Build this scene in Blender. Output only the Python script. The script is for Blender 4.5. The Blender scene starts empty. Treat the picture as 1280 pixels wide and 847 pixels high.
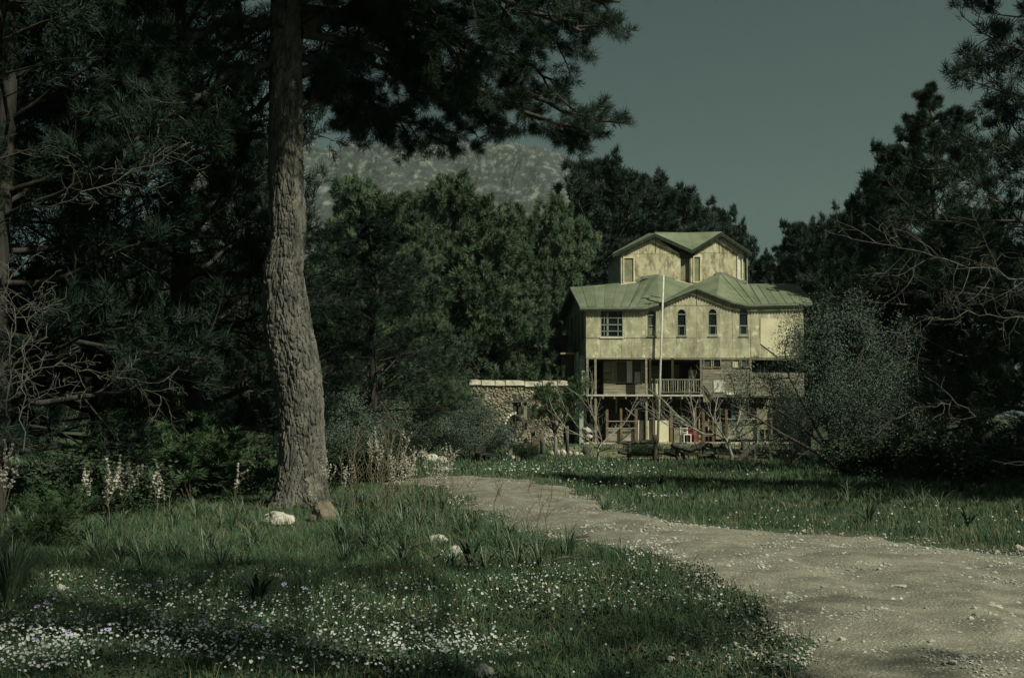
import bpy, math, random
import numpy as np
from mathutils import Vector, Matrix, noise
from mathutils.geometry import tessellate_polygon

# ------------------------------------------------------------------ camera, sky, sun
scene = bpy.context.scene
COL = scene.collection
R = math.radians
FPX = 1500.0
CAM = Vector((0.0, 0.0, 1.5))
PITCH = math.atan(96.5 / FPX)
cd = bpy.data.cameras.new('camera'); cam = bpy.data.objects.new('camera', cd); COL.objects.link(cam)
cd.sensor_width = 36.0; cd.lens = FPX / 1280 * 36.0
cd.clip_start = 0.1; cd.clip_end = 12000
cam.location = CAM; cam.rotation_euler = (R(90) + PITCH, 0, 0)
scene.camera = cam

SUN_AZ = R(50)     # angle from straight behind the camera towards its right
SUN_EL = R(45)
TO_SUN = Vector((math.sin(SUN_AZ) * math.cos(SUN_EL), -math.cos(SUN_AZ) * math.cos(SUN_EL), math.sin(SUN_EL)))
world = bpy.data.worlds.new('World'); scene.world = world; world.use_nodes = True
wn = world.node_tree; wn.nodes.clear()
sky = wn.nodes.new('ShaderNodeTexSky'); sky.sky_type = 'NISHITA'; sky.sun_disc = False
sky.sun_elevation = SUN_EL; sky.sun_rotation = math.atan2(TO_SUN.x, TO_SUN.y)
sky.air_density = 1.0; sky.dust_density = 0.4; sky.ozone_density = 1.0; sky.altitude = 0
hs = wn.nodes.new('ShaderNodeHueSaturation'); hs.inputs['Saturation'].default_value = 0.35
tint = wn.nodes.new('ShaderNodeMix'); tint.data_type = 'RGBA'; tint.blend_type = 'MULTIPLY'
tint.inputs[0].default_value = 1.0; tint.inputs[7].default_value = (0.20, 0.36, 0.33, 1)
bg = wn.nodes.new('ShaderNodeBackground'); bg.inputs['Strength'].default_value = 0.05
wo = wn.nodes.new('ShaderNodeOutputWorld')
wn.links.new(sky.outputs[0], hs.inputs['Color']); wn.links.new(hs.outputs[0], tint.inputs[6])
wn.links.new(tint.outputs[2], bg.inputs['Color']); wn.links.new(bg.outputs[0], wo.inputs['Surface'])
sd = bpy.data.lights.new('sun', 'SUN'); sd.energy = 5.0; sd.angle = R(0.53); sd.color = (1.0, 0.975, 0.76)
sun = bpy.data.objects.new('sun', sd); COL.objects.link(sun)
sun.rotation_euler = TO_SUN.to_track_quat('Z', 'Y').to_euler()
vs = scene.view_settings
vs.view_transform = 'Standard'; vs.look = 'None'; vs.exposure = 0.0; vs.gamma = 1.0; vs.use_curve_mapping = False
scene.cycles.use_denoising = True
scene.cycles.max_bounces = 5; scene.cycles.diffuse_bounces = 2; scene.cycles.glossy_bounces = 2
scene.cycles.transmission_bounces = 2; scene.cycles.volume_bounces = 0; scene.cycles.transparent_max_bounces = 4

# ------------------------------------------------------------------ helpers
def ray(px, py):
    a = (px - 640) / FPX; b = (423.5 - py) / FPX
    c, s = math.cos(PITCH), math.sin(PITCH)
    return Vector((a, c - b * s, s + b * c))
def P(px, py, Y):
    d = ray(px, py); return CAM + d * (Y / d.y)
def G(px, py, z=0.0):
    d = ray(px, py); return CAM + d * ((z - CAM.z) / d.z)
def tag(o, label=None, cat=None, group=None, kind=None):
    for k, v in (('label', label), ('category', cat), ('group', group), ('kind', kind)):
        if v: o[k] = v
    return o
def empty(name, loc=(0, 0, 0), rz=0.0):
    o = bpy.data.objects.new(name, None); COL.objects.link(o)
    o.location = loc; o.rotation_euler = (0, 0, rz); return o
def thing(name, label, cat, loc=(0, 0, 0), rz=0.0, group=None):
    return tag(empty(name, loc, rz), label, cat, group)
def link(name, me, parent=None, loc=None):
    o = bpy.data.objects.new(name, me); COL.objects.link(o)
    if parent is not None: o.parent = parent
    if loc is not None: o.location = loc
    return o
def copy_tree(o, parent=None):
    c = o.copy(); COL.objects.link(c)
    if parent is not None: c.parent = parent
    for ch in list(o.children): copy_tree(ch, c)
    return c
def np_mesh(name, V, F, mat, smooth=False):
    me = bpy.data.meshes.new(name)
    V = np.asarray(V, dtype=np.float32); F = np.asarray(F, dtype=np.int32)
    k = F.shape[1]
    me.vertices.add(len(V)); me.vertices.foreach_set('co', V.ravel())
    me.loops.add(F.size); me.loops.foreach_set('vertex_index', F.ravel())
    me.polygons.add(len(F)); me.polygons.foreach_set('loop_start', np.arange(0, F.size, k, dtype=np.int32))
    me.polygons.foreach_set('loop_total', np.full(len(F), k, dtype=np.int32))
    me.polygons.foreach_set('use_smooth', np.full(len(F), smooth, dtype=bool))
    me.update(calc_edges=True); me.materials.append(mat); return me

class MB:
    def __init__(s): s.v = []; s.f = []
    def add(s, vs_, fs_):
        n = len(s.v); s.v += [tuple(q) for q in vs_]; s.f += [tuple(i + n for i in f) for f in fs_]; return s
    def box(s, x0, x1, y0, y1, z0, z1):
        v = [(x, y, z) for x in (x0, x1) for y in (y0, y1) for z in (z0, z1)]
        return s.add(v, [(0, 1, 3, 2), (4, 6, 7, 5), (0, 4, 5, 1), (2, 3, 7, 6), (0, 2, 6, 4), (1, 5, 7, 3)])
    def bar(s, a, b, w, h=None, up=(0, 0, 1)):
        a = Vector(a); b = Vector(b); h = h or w; d = (b - a).normalized(); u = Vector(up)
        if abs(d.dot(u)) > .95: u = Vector((0, 1, 0))
        r = d.cross(u).normalized() * (w / 2); t = r.cross(d).normalized() * (h / 2)
        v = [p + i * r + j * t for p in (a, b) for i, j in ((-1, -1), (1, -1), (1, 1), (-1, 1))]
        return s.add(v, [(3, 2, 1, 0), (4, 5, 6, 7), (0, 1, 5, 4), (1, 2, 6, 5), (2, 3, 7, 6), (3, 0, 4, 7)])
    def tube(s, pts, rad, n=8, cap=True):
        pts = [Vector(p) for p in pts]
        if not hasattr(rad, '__len__'): rad = [rad] * len(pts)
        base = len(s.v); ref = None
        for i, p in enumerate(pts):
            d = (pts[min(i + 1, len(pts) - 1)] - pts[max(i - 1, 0)]).normalized()
            if ref is None: ref = Vector((1, 0, 0)) if abs(d.x) < .8 else Vector((0, 1, 0))
            ref = (ref - d * ref.dot(d)).normalized(); bt = d.cross(ref)
            for k in range(n):
                a = 2 * math.pi * k / n
                s.v.append(tuple(p + (ref * math.cos(a) + bt * math.sin(a)) * rad[i]))
        for i in range(len(pts) - 1):
            for k in range(n):
                a = base + i * n + k; b = base + i * n + (k + 1) % n
                s.f.append((a, b, b + n, a + n))
        if cap:
            s.f.append(tuple(base + k for k in range(n - 1, -1, -1)))
            s.f.append(tuple(base + (len(pts) - 1) * n + k for k in range(n)))
        return s
    def prism(s, outer, holes, tf, d0, d1):
        """2-D outline with holes, extruded between depths d0 and d1; tf(a, b, d) gives the 3-D point."""
        loops = [list(outer)] + [list(h) for h in holes]
        pl = [[Vector((a, b, 0)) for a, b in l] for l in loops]
        flat = [q for l in loops for q in l]; n = len(flat)
        tris = tessellate_polygon(pl)
        base = len(s.v)
        s.v += [tuple(tf(a, b, d0)) for a, b in flat] + [tuple(tf(a, b, d1)) for a, b in flat]
        for t in tris:
            s.f.append(tuple(base + i for i in t)); s.f.append(tuple(base + n + i for i in reversed(t)))
        k = 0
        for l in loops:
            m = len(l)
            for i in range(m):
                a = base + k + i; b = base + k + (i + 1) % m
                s.f.append((a, b, b + n, a + n))
            k += m
        return s
    def mesh(s, name, mat, smooth=False, fix=True):
        me = bpy.data.meshes.new(name); me.from_pydata(s.v, [], s.f)
        me.materials.append(mat)
        if fix:
            import bmesh
            bm = bmesh.new(); bm.from_mesh(me); bmesh.ops.recalc_face_normals(bm, faces=bm.faces); bm.to_mesh(me); bm.free()
        if smooth: me.polygons.foreach_set('use_smooth', [True] * len(me.polygons))
        me.update(); return me
    def build(s, name, mat, parent=None, smooth=False, loc=None):
        return link(name, s.mesh(name, mat, smooth), parent, loc)

def material(name, c1, c2, scale=5.0, rough=0.8, bump=0.0, bscale=None, c3=None, s3=1.5, t3=(0.55, 0.7), stretch=(1, 1, 1),
             spec=0.2, rnd=0.0, detail=6.0, lo=0.35, hi=0.65, metal=0.0, bdist=0.02, streak=None):
    m = bpy.data.materials.new(name); m.use_nodes = True; nt = m.node_tree; N = nt.nodes; L = nt.links
    b = N['Principled BSDF']; b.inputs['Roughness'].default_value = rough
    b.inputs['Specular IOR Level'].default_value = spec; b.inputs['Metallic'].default_value = metal
    tc = N.new('ShaderNodeTexCoord'); mp = N.new('ShaderNodeMapping'); mp.inputs['Scale'].default_value = stretch
    L.new(tc.outputs['Object'], mp.inputs['Vector'])
    n1 = N.new('ShaderNodeTexNoise'); n1.inputs['Scale'].default_value = scale; n1.inputs['Detail'].default_value = detail
    n1.inputs['Roughness'].default_value = 0.62
    L.new(mp.outputs[0], n1.inputs['Vector'])
    cr = N.new('ShaderNodeValToRGB'); cr.color_ramp.elements[0].position = lo; cr.color_ramp.elements[1].position = hi
    cr.color_ramp.elements[0].color = (*c1, 1); cr.color_ramp.elements[1].color = (*c2, 1)
    L.new(n1.outputs['Fac'], cr.inputs['Fac']); out = cr.outputs['Color']
    def mixin(out, fac, col):
        mx = N.new('ShaderNodeMix'); mx.data_type = 'RGBA'; L.new(fac, mx.inputs[0]); L.new(out, mx.inputs[6])
        mx.inputs[7].default_value = (*col, 1); return mx.outputs[2]
    if c3:
        n3 = N.new('ShaderNodeTexNoise'); n3.inputs['Scale'].default_value = s3; n3.inputs['Detail'].default_value = 8
        n3.inputs['Roughness'].default_value = 0.65
        L.new(mp.outputs[0], n3.inputs['Vector'])
        mr = N.new('ShaderNodeMapRange'); mr.inputs[1].default_value = t3[0]; mr.inputs[2].default_value = t3[1]
        L.new(n3.outputs['Fac'], mr.inputs[0]); out = mixin(out, mr.outputs[0], c3)
    if streak:
        m2 = N.new('ShaderNodeMapping'); m2.inputs['Scale'].default_value = streak[1]
        L.new(tc.outputs['Object'], m2.inputs['Vector'])
        n4 = N.new('ShaderNodeTexNoise'); n4.inputs['Scale'].default_value = 1.0; n4.inputs['Detail'].default_value = 7
        n4.inputs['Roughness'].default_value = 0.7
        L.new(m2.outputs[0], n4.inputs['Vector'])
        mr = N.new('ShaderNodeMapRange'); mr.inputs[1].default_value = streak[2]; mr.inputs[2].default_value = streak[3]
        mr.inputs[4].default_value = streak[4]
        L.new(n4.outputs['Fac'], mr.inputs[0]); out = mixin(out, mr.outputs[0], streak[0])
    if rnd:
        oi = N.new('ShaderNodeObjectInfo'); mr = N.new('ShaderNodeMapRange')
        mr.inputs[3].default_value = 1 - rnd; mr.inputs[4].default_value = 1 + rnd
        L.new(oi.outputs['Random'], mr.inputs[0])
        vm = N.new('ShaderNodeVectorMath'); vm.operation = 'SCALE'
        L.new(out, vm.inputs[0]); L.new(mr.outputs[0], vm.inputs['Scale']); out = vm.outputs[0]
    L.new(out, b.inputs['Base Color'])
    if bump:
        nb = N.new('ShaderNodeTexNoise'); nb.inputs['Scale'].default_value = bscale or scale * 3; nb.inputs['Detail'].default_value = 8
        L.new(mp.outputs[0], nb.inputs['Vector'])
        bp = N.new('ShaderNodeBump'); bp.inputs['Strength'].default_value = bump; bp.inputs['Distance'].default_value = bdist
        L.new(nb.outputs['Fac'], bp.inputs['Height']); L.new(bp.outputs[0], b.inputs['Normal'])
    return m

M = {}
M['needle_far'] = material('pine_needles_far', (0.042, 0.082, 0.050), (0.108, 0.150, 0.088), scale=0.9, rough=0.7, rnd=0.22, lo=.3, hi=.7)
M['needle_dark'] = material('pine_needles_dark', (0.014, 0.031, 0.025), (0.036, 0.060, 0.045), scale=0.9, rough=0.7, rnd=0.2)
M['needle_near'] = material('pine_needles_near', (0.012, 0.030, 0.021), (0.032, 0.056, 0.038), scale=1.4, rough=0.65, rnd=0.15)
M['needle_young'] = material('pine_needles_young', (0.032, 0.070, 0.034), (0.075, 0.12, 0.055), scale=1.5, rough=0.65)
M['olive_leaf'] = material('olive_leaves', (0.055, 0.085, 0.065), (0.12, 0.155, 0.12), scale=2.5, rough=0.6, rnd=.1)
M['leaf_dark'] = material('bush_leaves', (0.020, 0.036, 0.022), (0.05, 0.072, 0.04), scale=3, rough=0.6, rnd=.15)
M['bark'] = material('pine_bark', (0.05, 0.051, 0.046), (0.165, 0.16, 0.142), scale=9, rough=0.9, bump=0.8, bscale=38, stretch=(1, 1, .35),
                     c3=(0.24, 0.215, 0.17), s3=2.2, t3=(.58, .70), bdist=.03)
M['bark_far'] = material('tree_bark', (0.035, 0.033, 0.027), (0.10, 0.092, 0.078), scale=6, rough=0.9, bump=.5, stretch=(1, 1, .3))
M['dead_wood'] = material('bare_grey_wood', (0.05, 0.05, 0.045), (0.14, 0.137, 0.12), scale=7, rough=0.85, bump=.4, stretch=(1, 1, .4))
M['fig'] = material('fig_bark', (0.17, 0.165, 0.145), (0.36, 0.35, 0.30), scale=7, rough=0.85, bump=.4)
M['grass'] = material('grass_blades', (0.034, 0.074, 0.042), (0.085, 0.135, 0.070), scale=1.3, rough=0.6, c3=(0.16, 0.15, 0.07), s3=.6, t3=(.6, .72))
M['straw'] = material('straw_blades', (0.12, 0.11, 0.06), (0.26, 0.24, 0.14), scale=3, rough=.8)
M['strap'] = material('strap_leaves', (0.045, 0.08, 0.05), (0.11, 0.15, 0.095), scale=2.3, rough=0.5, spec=.3)
M['dry'] = material('dry_stems', (0.10, 0.085, 0.06), (0.22, 0.19, 0.13), scale=5, rough=0.9)
M['petal'] = material('white_petals', (0.38, 0.41, 0.41), (0.62, 0.64, 0.63), scale=6, rough=0.6)
M['lilac'] = material('lilac_petals', (0.33, 0.30, 0.62), (0.5, 0.44, 0.75), scale=6, rough=0.6)
M['asph'] = material('asphodel_petals', (0.30, 0.28, 0.25), (0.55, 0.52, 0.48), scale=14, rough=0.6)
M['ground'] = material('meadow_soil', (0.028, 0.052, 0.034), (0.065, 0.09, 0.055), scale=2.2, rough=0.95, bump=.6, bscale=14, c3=(0.10, 0.09, 0.055), s3=.5, t3=(.5, .7))
M['path'] = material('dirt_track', (0.12, 0.118, 0.098), (0.285, 0.275, 0.22), scale=1.6, rough=0.95, bump=1.0, bscale=45, c3=(0.40, 0.385, 0.32), s3=26, t3=(.56, .66), detail=12, lo=.3, hi=.7,
                     streak=((0.075, 0.085, 0.055), (.6, .9, .6), .50, .70, .75))
M['rock'] = material('pale_limestone', (0.30, 0.29, 0.25), (0.58, 0.56, 0.50), scale=6, rough=0.85, bump=.7, bscale=22, rnd=.15)
M['rock_brown'] = material('brown_rock', (0.10, 0.088, 0.062), (0.20, 0.175, 0.13), scale=7, rough=0.9, bump=.8, bscale=20)
M['gravel'] = material('gravel', (0.16, 0.16, 0.14), (0.50, 0.50, 0.46), scale=6, rough=0.9)
M['plaster'] = material('weathered_plaster', (0.31, 0.30, 0.21), (0.54, 0.51, 0.36), scale=1.1, rough=0.9, bump=.5, bscale=12, rnd=.07, detail=10,
                        c3=(0.74, 0.70, 0.50), s3=2.6, t3=(.54, .66), streak=((0.15, 0.145, 0.105), (2.3, 2.3, .75), .47, .66, .72))
M['plaster_up'] = material('blotched_tower_plaster', (0.38, 0.35, 0.23), (0.62, 0.57, 0.40), scale=2.0, rough=0.9, bump=.5, bscale=12, rnd=.06, detail=10,
                        streak=((0.17, 0.135, 0.08), (3.4, 3.4, 1.4), .47, .62, .8), c3=(0.70, 0.66, 0.47), s3=2.6, t3=(.5, .66))
M['pale_board'] = material('pale_board', (0.60, 0.56, 0.38), (0.70, 0.66, 0.47), scale=1.2, rough=0.85, bump=.2)
M['white_board'] = material('white_board', (0.60, 0.59, 0.52), (0.75, 0.74, 0.66), scale=2, rough=0.8, streak=((0.35, .33, .25), (2, 2, .6), .5, .75, .6))
M['grey_board'] = material('grey_board', (0.17, 0.17, 0.12), (0.28, 0.27, 0.19), scale=2.5, rough=0.85, bump=.3)
M['trimgrey'] = material('fascia_paint', (0.13, 0.155, 0.12), (0.24, 0.26, 0.2), scale=4, rough=0.8)
M['scallop'] = material('scalloped_edge', (0.018, 0.028, 0.02), (0.04, 0.05, 0.035), scale=4, rough=0.8)
M['roof'] = material('green_roofing_felt', (0.10, 0.125, 0.08), (0.165, 0.185, 0.13), scale=.9, rough=0.85, bump=.3, bscale=16, rnd=.13,
                     streak=((0.25, 0.26, 0.185), (.5, 3.5, 3.5), .52, .72, .5))
M['wood_grey'] = material('weathered_wood', (0.15, 0.14, 0.105), (0.33, 0.31, 0.24), scale=4, rough=0.85, bump=.5, bscale=30, stretch=(.35, 1, 3), rnd=.22)
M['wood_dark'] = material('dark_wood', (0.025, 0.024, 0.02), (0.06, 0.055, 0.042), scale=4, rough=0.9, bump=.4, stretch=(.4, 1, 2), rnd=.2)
M['wood_red'] = material('red_brown_post', (0.10, 0.068, 0.045), (0.19, 0.135, 0.09), scale=6, rough=0.85, bump=.5, stretch=(1, 1, .3), rnd=.15)
M['side'] = material('green_grey_cladding', (0.20, 0.25, 0.21), (0.34, 0.40, 0.34), scale=2, rough=0.85, rnd=.1)
M['frame'] = material('grey_window_frame', (0.17, 0.19, 0.165), (0.27, 0.29, 0.25), scale=8, rough=0.7)
M['glass'] = material('dark_glass', (0.008, 0.012, 0.011), (0.016, 0.022, 0.02), scale=3, rough=0.12, spec=.5)
M['dim_glass'] = material('dusty_glass', (0.05, 0.052, 0.042), (0.10, 0.10, 0.08), scale=9, rough=0.4, spec=.4)
M['curtain'] = material('curtain_cloth', (0.42, 0.40, 0.31), (0.60, 0.58, 0.46), scale=5, rough=0.9, stretch=(6, 6, .4))
M['pole'] = material('pale_pole_paint', (0.42, 0.43, 0.38), (0.62, 0.63, 0.55), scale=6, rough=0.5)
M['log'] = material('fence_log', (0.035, 0.033, 0.028), (0.09, 0.085, 0.07), scale=7, rough=0.9, bump=.5, rnd=.2)
M['stonewall'] = material('rubble_wall', (0.14, 0.128, 0.095), (0.36, 0.335, 0.26), scale=5, rough=0.95, bump=1.0, bscale=9, detail=10, bdist=.06, lo=.3, hi=.7)
M['cap'] = material('pale_wall_coping', (0.28, 0.265, 0.20), (0.62, 0.59, 0.49), scale=4, rough=0.9, bump=.8, detail=10)
M['white_paint'] = material('white_paint', (0.62, 0.62, 0.56), (0.8, 0.8, 0.74), scale=5, rough=0.7)
M['red_paint'] = material('red_paint', (0.22, 0.05, 0.045), (0.33, 0.08, 0.07), scale=5, rough=0.7)
M['blue'] = material('blue_cloth', (0.06, 0.11, 0.16), (0.10, 0.17, 0.24), scale=5, rough=0.8)
M['metal_dark'] = material('dark_metal', (0.02, 0.022, 0.02), (0.05, 0.05, 0.045), scale=6, rough=0.6)

# ------------------------------------------------------------------ terrain
def hgt(x, y):
    """ground height (arrays allowed)"""
    x = np.asarray(x, dtype=float); y = np.asarray(y, dtype=float)
    h = 0.035 * np.sin(x * .55 + 1.3) * np.cos(y * .42) + 0.03 * np.sin(x * 1.3 + y * .9) * np.sin(y * .7 - x * .4)
    h = h + 0.10 * np.exp(-(((x + 3.7) / 2.6) ** 2 + ((y - 18.5) / 2.5) ** 2))            # mound at the pine's foot
    fall = np.clip((90 - y) / 40, 0, 1) * np.clip((60 - np.abs(x)) / 30, 0, 1) * np.clip((y + 25) / 20, 0, 1)
    return h * fall
def hz(x, y): return float(hgt(x, y))

def make_ground():
    def ax(a, b, s, far):
        core = list(np.arange(a, b + 1e-6, s)); st = s; hi = [b]; lo = [a]
        while hi[-1] < far: st *= 1.35; hi.append(min(hi[-1] + st, far)); 
        st = s
        while lo[-1] > -far: st *= 1.35; lo.append(max(lo[-1] - st, -far))
        return np.array(sorted(set(lo[1:] + core + hi[1:])))
    xs = ax(-16, 26, .2, 3400); ys = ax(0, 44, .2, 3400)
    X, Y = np.meshgrid(xs, ys); Z = hgt(X, Y)
    V = np.stack([X, Y, Z], -1).reshape(-1, 3); nx = len(xs); ny = len(ys)
    i, j = np.meshgrid(np.arange(nx - 1), np.arange(ny - 1)); a = (j * nx + i).ravel()
    F = np.stack([a, a + 1, a + nx + 1, a + nx], -1)
    tag(link('ground', np_mesh('ground', V, F, M['ground'], True)), kind='structure')
make_ground()

path_px = [(470, 601), (540, 597), (600, 596.5), (650, 602), (700, 611), (760, 630), (800, 647), (860, 659), (960, 667), (1100, 672), (1200, 684), (1290, 697),
           (1420, 730), (1600, 850), (1040, 900), (1015, 847), (1000, 800), (962, 756), (905, 718), (835, 692), (740, 680), (660, 664), (612, 645), (585, 622), (545, 608), (480, 606)]
PATH = [(G(a, b).x, G(a, b).y) for a, b in path_px]
PX = np.array([p[0] for p in PATH]); PY = np.array([p[1] for p in PATH])
def in_poly(x, y, qx=PX, qy=PY):
    x = np.asarray(x); y = np.asarray(y); c = np.zeros(x.shape, bool); n = len(qx); j = n - 1
    for i in range(n):
        cond = ((qy[i] > y) != (qy[j] > y)) & (x < (qx[j] - qx[i]) * (y - qy[i]) / (qy[j] - qy[i] + 1e-12) + qx[i])
        c ^= cond; j = i
    return c
def path_dist(x, y):
    """distance to the track's outline, negative inside"""
    x = np.asarray(x, float); y = np.asarray(y, float); d = np.full(x.shape, 1e9); n = len(PX)
    for i in range(n):
        j = (i + 1) % n; dx = PX[j] - PX[i]; dy = PY[j] - PY[i]; L2 = dx * dx + dy * dy
        t = np.clip(((x - PX[i]) * dx + (y - PY[i]) * dy) / L2, 0, 1)
        d = np.minimum(d, np.hypot(x - PX[i] - t * dx, y - PY[i] - t * dy))
    return np.where(in_poly(x, y), -d, d)
def vnoise(x, y, s, seed=0.0):
    x = np.asarray(x) * s + seed; y = np.asarray(y) * s - seed * .7
    xi = np.floor(x); yi = np.floor(y); fx = x - xi; fy = y - yi; fx = fx * fx * (3 - 2 * fx); fy = fy * fy * (3 - 2 * fy)
    def h(a, b): return np.modf(np.abs(np.sin(a * 127.1 + b * 311.7) * 43758.5453))[0]
    return (h(xi, yi) * (1 - fx) + h(xi + 1, yi) * fx) * (1 - fy) + (h(xi, yi + 1) * (1 - fx) + h(xi + 1, yi + 1) * fx) * fy
def make_path():
    s = .075; xs = np.arange(-12, 17, s); ys = np.arange(3, 33, s)
    X, Y = np.meshgrid(xs, ys)
    D = path_dist(X, Y) + (vnoise(X, Y, 1.1) - .5) * .9 + (vnoise(X, Y, 4, 3) - .5) * .35
    keep = D < 0.12
    Z = hgt(X, Y) + np.clip(-D * .09, -.02, .012) + 0.010 * (vnoise(X, Y, 3, 9) - .5) + .007 * (vnoise(X, Y, 9, 2) - .5) * (D < -.2)
    dc = path_dist(X, Y) + .25 * (vnoise(X, Y, .5, 31) - .5)
    Z = Z + .055 * np.clip((-dc - .1) / .7, 0, 1) - .045 * np.exp(-((dc + 1.05) / .24) ** 2) - .045 * np.exp(-((dc + 2.45) / .26) ** 2) + .02 * np.exp(-((dc + 1.7) / .3) ** 2)
    Z = Z + (.022 * vnoise(X, Y, 14, 5) * (vnoise(X, Y, 1.7, 8) > .45) + .012 * vnoise(X, Y, 5, 15)) * np.clip(-D / .4, 0, 1)
    Z = np.where(D < -.3, np.maximum(Z, hgt(X, Y) + .004), Z)
    nx = len(xs); ny = len(ys)
    i, j = np.meshgrid(np.arange(nx - 1), np.arange(ny - 1))
    ok = keep[:-1, :-1] & keep[1:, :-1] & keep[:-1, 1:] & keep[1:, 1:]
    a = (j * nx + i)[ok]; F = np.stack([a, a + 1, a + nx + 1, a + nx], -1)
    V = np.stack([X, Y, Z], -1).reshape(-1, 3)
    used = np.unique(F); remap = -np.ones(len(V), int); remap[used] = np.arange(len(used))
    tag(link('dirt_path', np_mesh('dirt_path', V[used], remap[F], M['path'], True)), kind='structure')
make_path()

# ------------------------------------------------------------------ mountain
def make_mountain():
    nx, nd = 240, 70; Y0 = 2300.0
    sil = [(200, 230), (330, 215), (400, 192), (450, 182), (520, 178), (560, 182), (600, 180), (640, 186), (670, 195), (700, 208), (720, 220), (760, 250), (840, 300), (930, 360), (1050, 440), (1200, 505)]
    sx = np.array([P(a, b, Y0).x for a, b in sil]); sz = np.array([P(a, b, Y0).z for a, b in sil])
    xs = np.linspace(sx[0] - 400, sx[-1], nx); top = np.interp(xs, sx, sz, left=200, right=5)
    V = []
    for j in range(nd):
        t = j / (nd - 1)
        f = math.sin(min(t * 1.25, 1) * math.pi / 2) ** 1.1 if t < .8 else math.cos((t - .8) / .2 * math.pi / 2)
        for i in range(nx):
            y = Y0 - 700 + 900 * t; x = xs[i] * (y / Y0) if t < .8 else xs[i]
            n = noise.fractal(Vector((x * .006, y * .006, 0)), 1.0, 2.1, 6)
            m_ = noise.fractal(Vector((x * .03, y * .03, 5)), .8, 2.1, 4)
            z = (top[i] + 1) * f * (1 + .14 * n * (1 if t < .6 else .25)) + m_ * 11 * f - 2
            V.append((x, y, z))
    i, j = np.meshgrid(np.arange(nx - 1), np.arange(nd - 1)); a = (j * nx + i).ravel()
    F = np.stack([a, a + 1, a + nx + 1, a + nx], -1)
    m = material('mountain_scrub_and_rock', (0.014, 0.024, 0.022), (0.038, 0.050, 0.044), scale=.02, rough=.95, bump=1.0, bscale=.08, c3=(0.17, 0.18, 0.165), s3=.09, t3=(.50, .66), bdist=6, detail=10, stretch=(1, .14, 1))
    tag(link('mountain', np_mesh('mountain', V, F, m, False)), kind='structure')
make_mountain()

# ------------------------------------------------------------------ foliage machinery
def unit(a): return a / (np.linalg.norm(a, axis=-1, keepdims=True) + 1e-9)
def needles(rng, Pn, D, N, L, W, spread=.8):
    """N single-triangle needles fanned from each point"""
    n = len(Pn); Pn = np.repeat(np.asarray(Pn), N, 0); D = np.repeat(np.asarray(D), N, 0)
    q = unit(D + spread * unit(rng.normal(size=(n * N, 3))))
    l = L * rng.uniform(.6, 1.1, (n * N, 1)); side = unit(np.cross(q, rng.normal(size=(n * N, 3)))) * W / 2
    base = Pn + rng.normal(size=Pn.shape) * L * .16
    V = np.stack([base + side, base - side, base + q * l], 1).reshape(-1, 3)
    return V, np.arange(len(V)).reshape(-1, 3)
def leaves(rng, C, n_each, spreadr, L, W):
    C = np.repeat(np.asarray(C), n_each, 0); n = len(C)
    p = C + rng.normal(size=(n, 3)) * spreadr; q = unit(rng.normal(size=(n, 3)) + np.array([0, 0, .35]))
    l = L * rng.uniform(.6, 1.2, (n, 1)); s = unit(np.cross(q, rng.normal(size=(n, 3)))) * W / 2
    V = np.stack([p, p + q * l * .5 + s, p + q * l, p + q * l * .5 - s], 1).reshape(-1, 3)
    return V, np.arange(len(V)).reshape(-1, 4)

def spray(rnd, start, dirv, L, mb, r0, tips, level, nsub, segs=4, up=.25, bend=.35, mintip=.3, n=5):
    """a branch and its twigs; collects tuft points in tips"""
    pts = [Vector(start)]; d = Vector(dirv).normalized()
    for i in range(segs):
        d = (d + Vector((rnd.gauss(0, bend), rnd.gauss(0, bend), rnd.gauss(0, bend * .7) + up * .25)) * .45).normalized()
        pts.append(pts[-1] + d * L / segs)
    if mb is not None: mb.tube(pts, [max(r0 * (1 - .75 * i / segs), .003) for i in range(segs + 1)], n, cap=False)
    if level == 0:
        for i in range(1, segs + 1): tips.append((pts[i], (pts[i] - pts[i - 1]).normalized()))
        return pts
    for k in range(nsub):
        t = mintip + (1 - mintip) * (k + rnd.random()) / nsub; i = min(int(t * segs), segs - 1); p = pts[i].lerp(pts[i + 1], t * segs - i)
        dd = (pts[i + 1] - pts[i]).normalized(); sd_ = Vector((rnd.gauss(0, 1), rnd.gauss(0, 1), rnd.gauss(.15, .6))); sd_ = (sd_ - dd * sd_.dot(dd)).normalized()
        spray(rnd, p, dd * .55 + sd_ * .8, L * rnd.uniform(.28, .45) * (1.15 - .5 * t), mb if level > 1 or r0 > .02 else None, r0 * .4, tips, level - 1, nsub, max(2, segs - 1), up, bend, .15, 4 if n > 4 else 3)
    tips.append((pts[-1], d)); return pts

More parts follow.
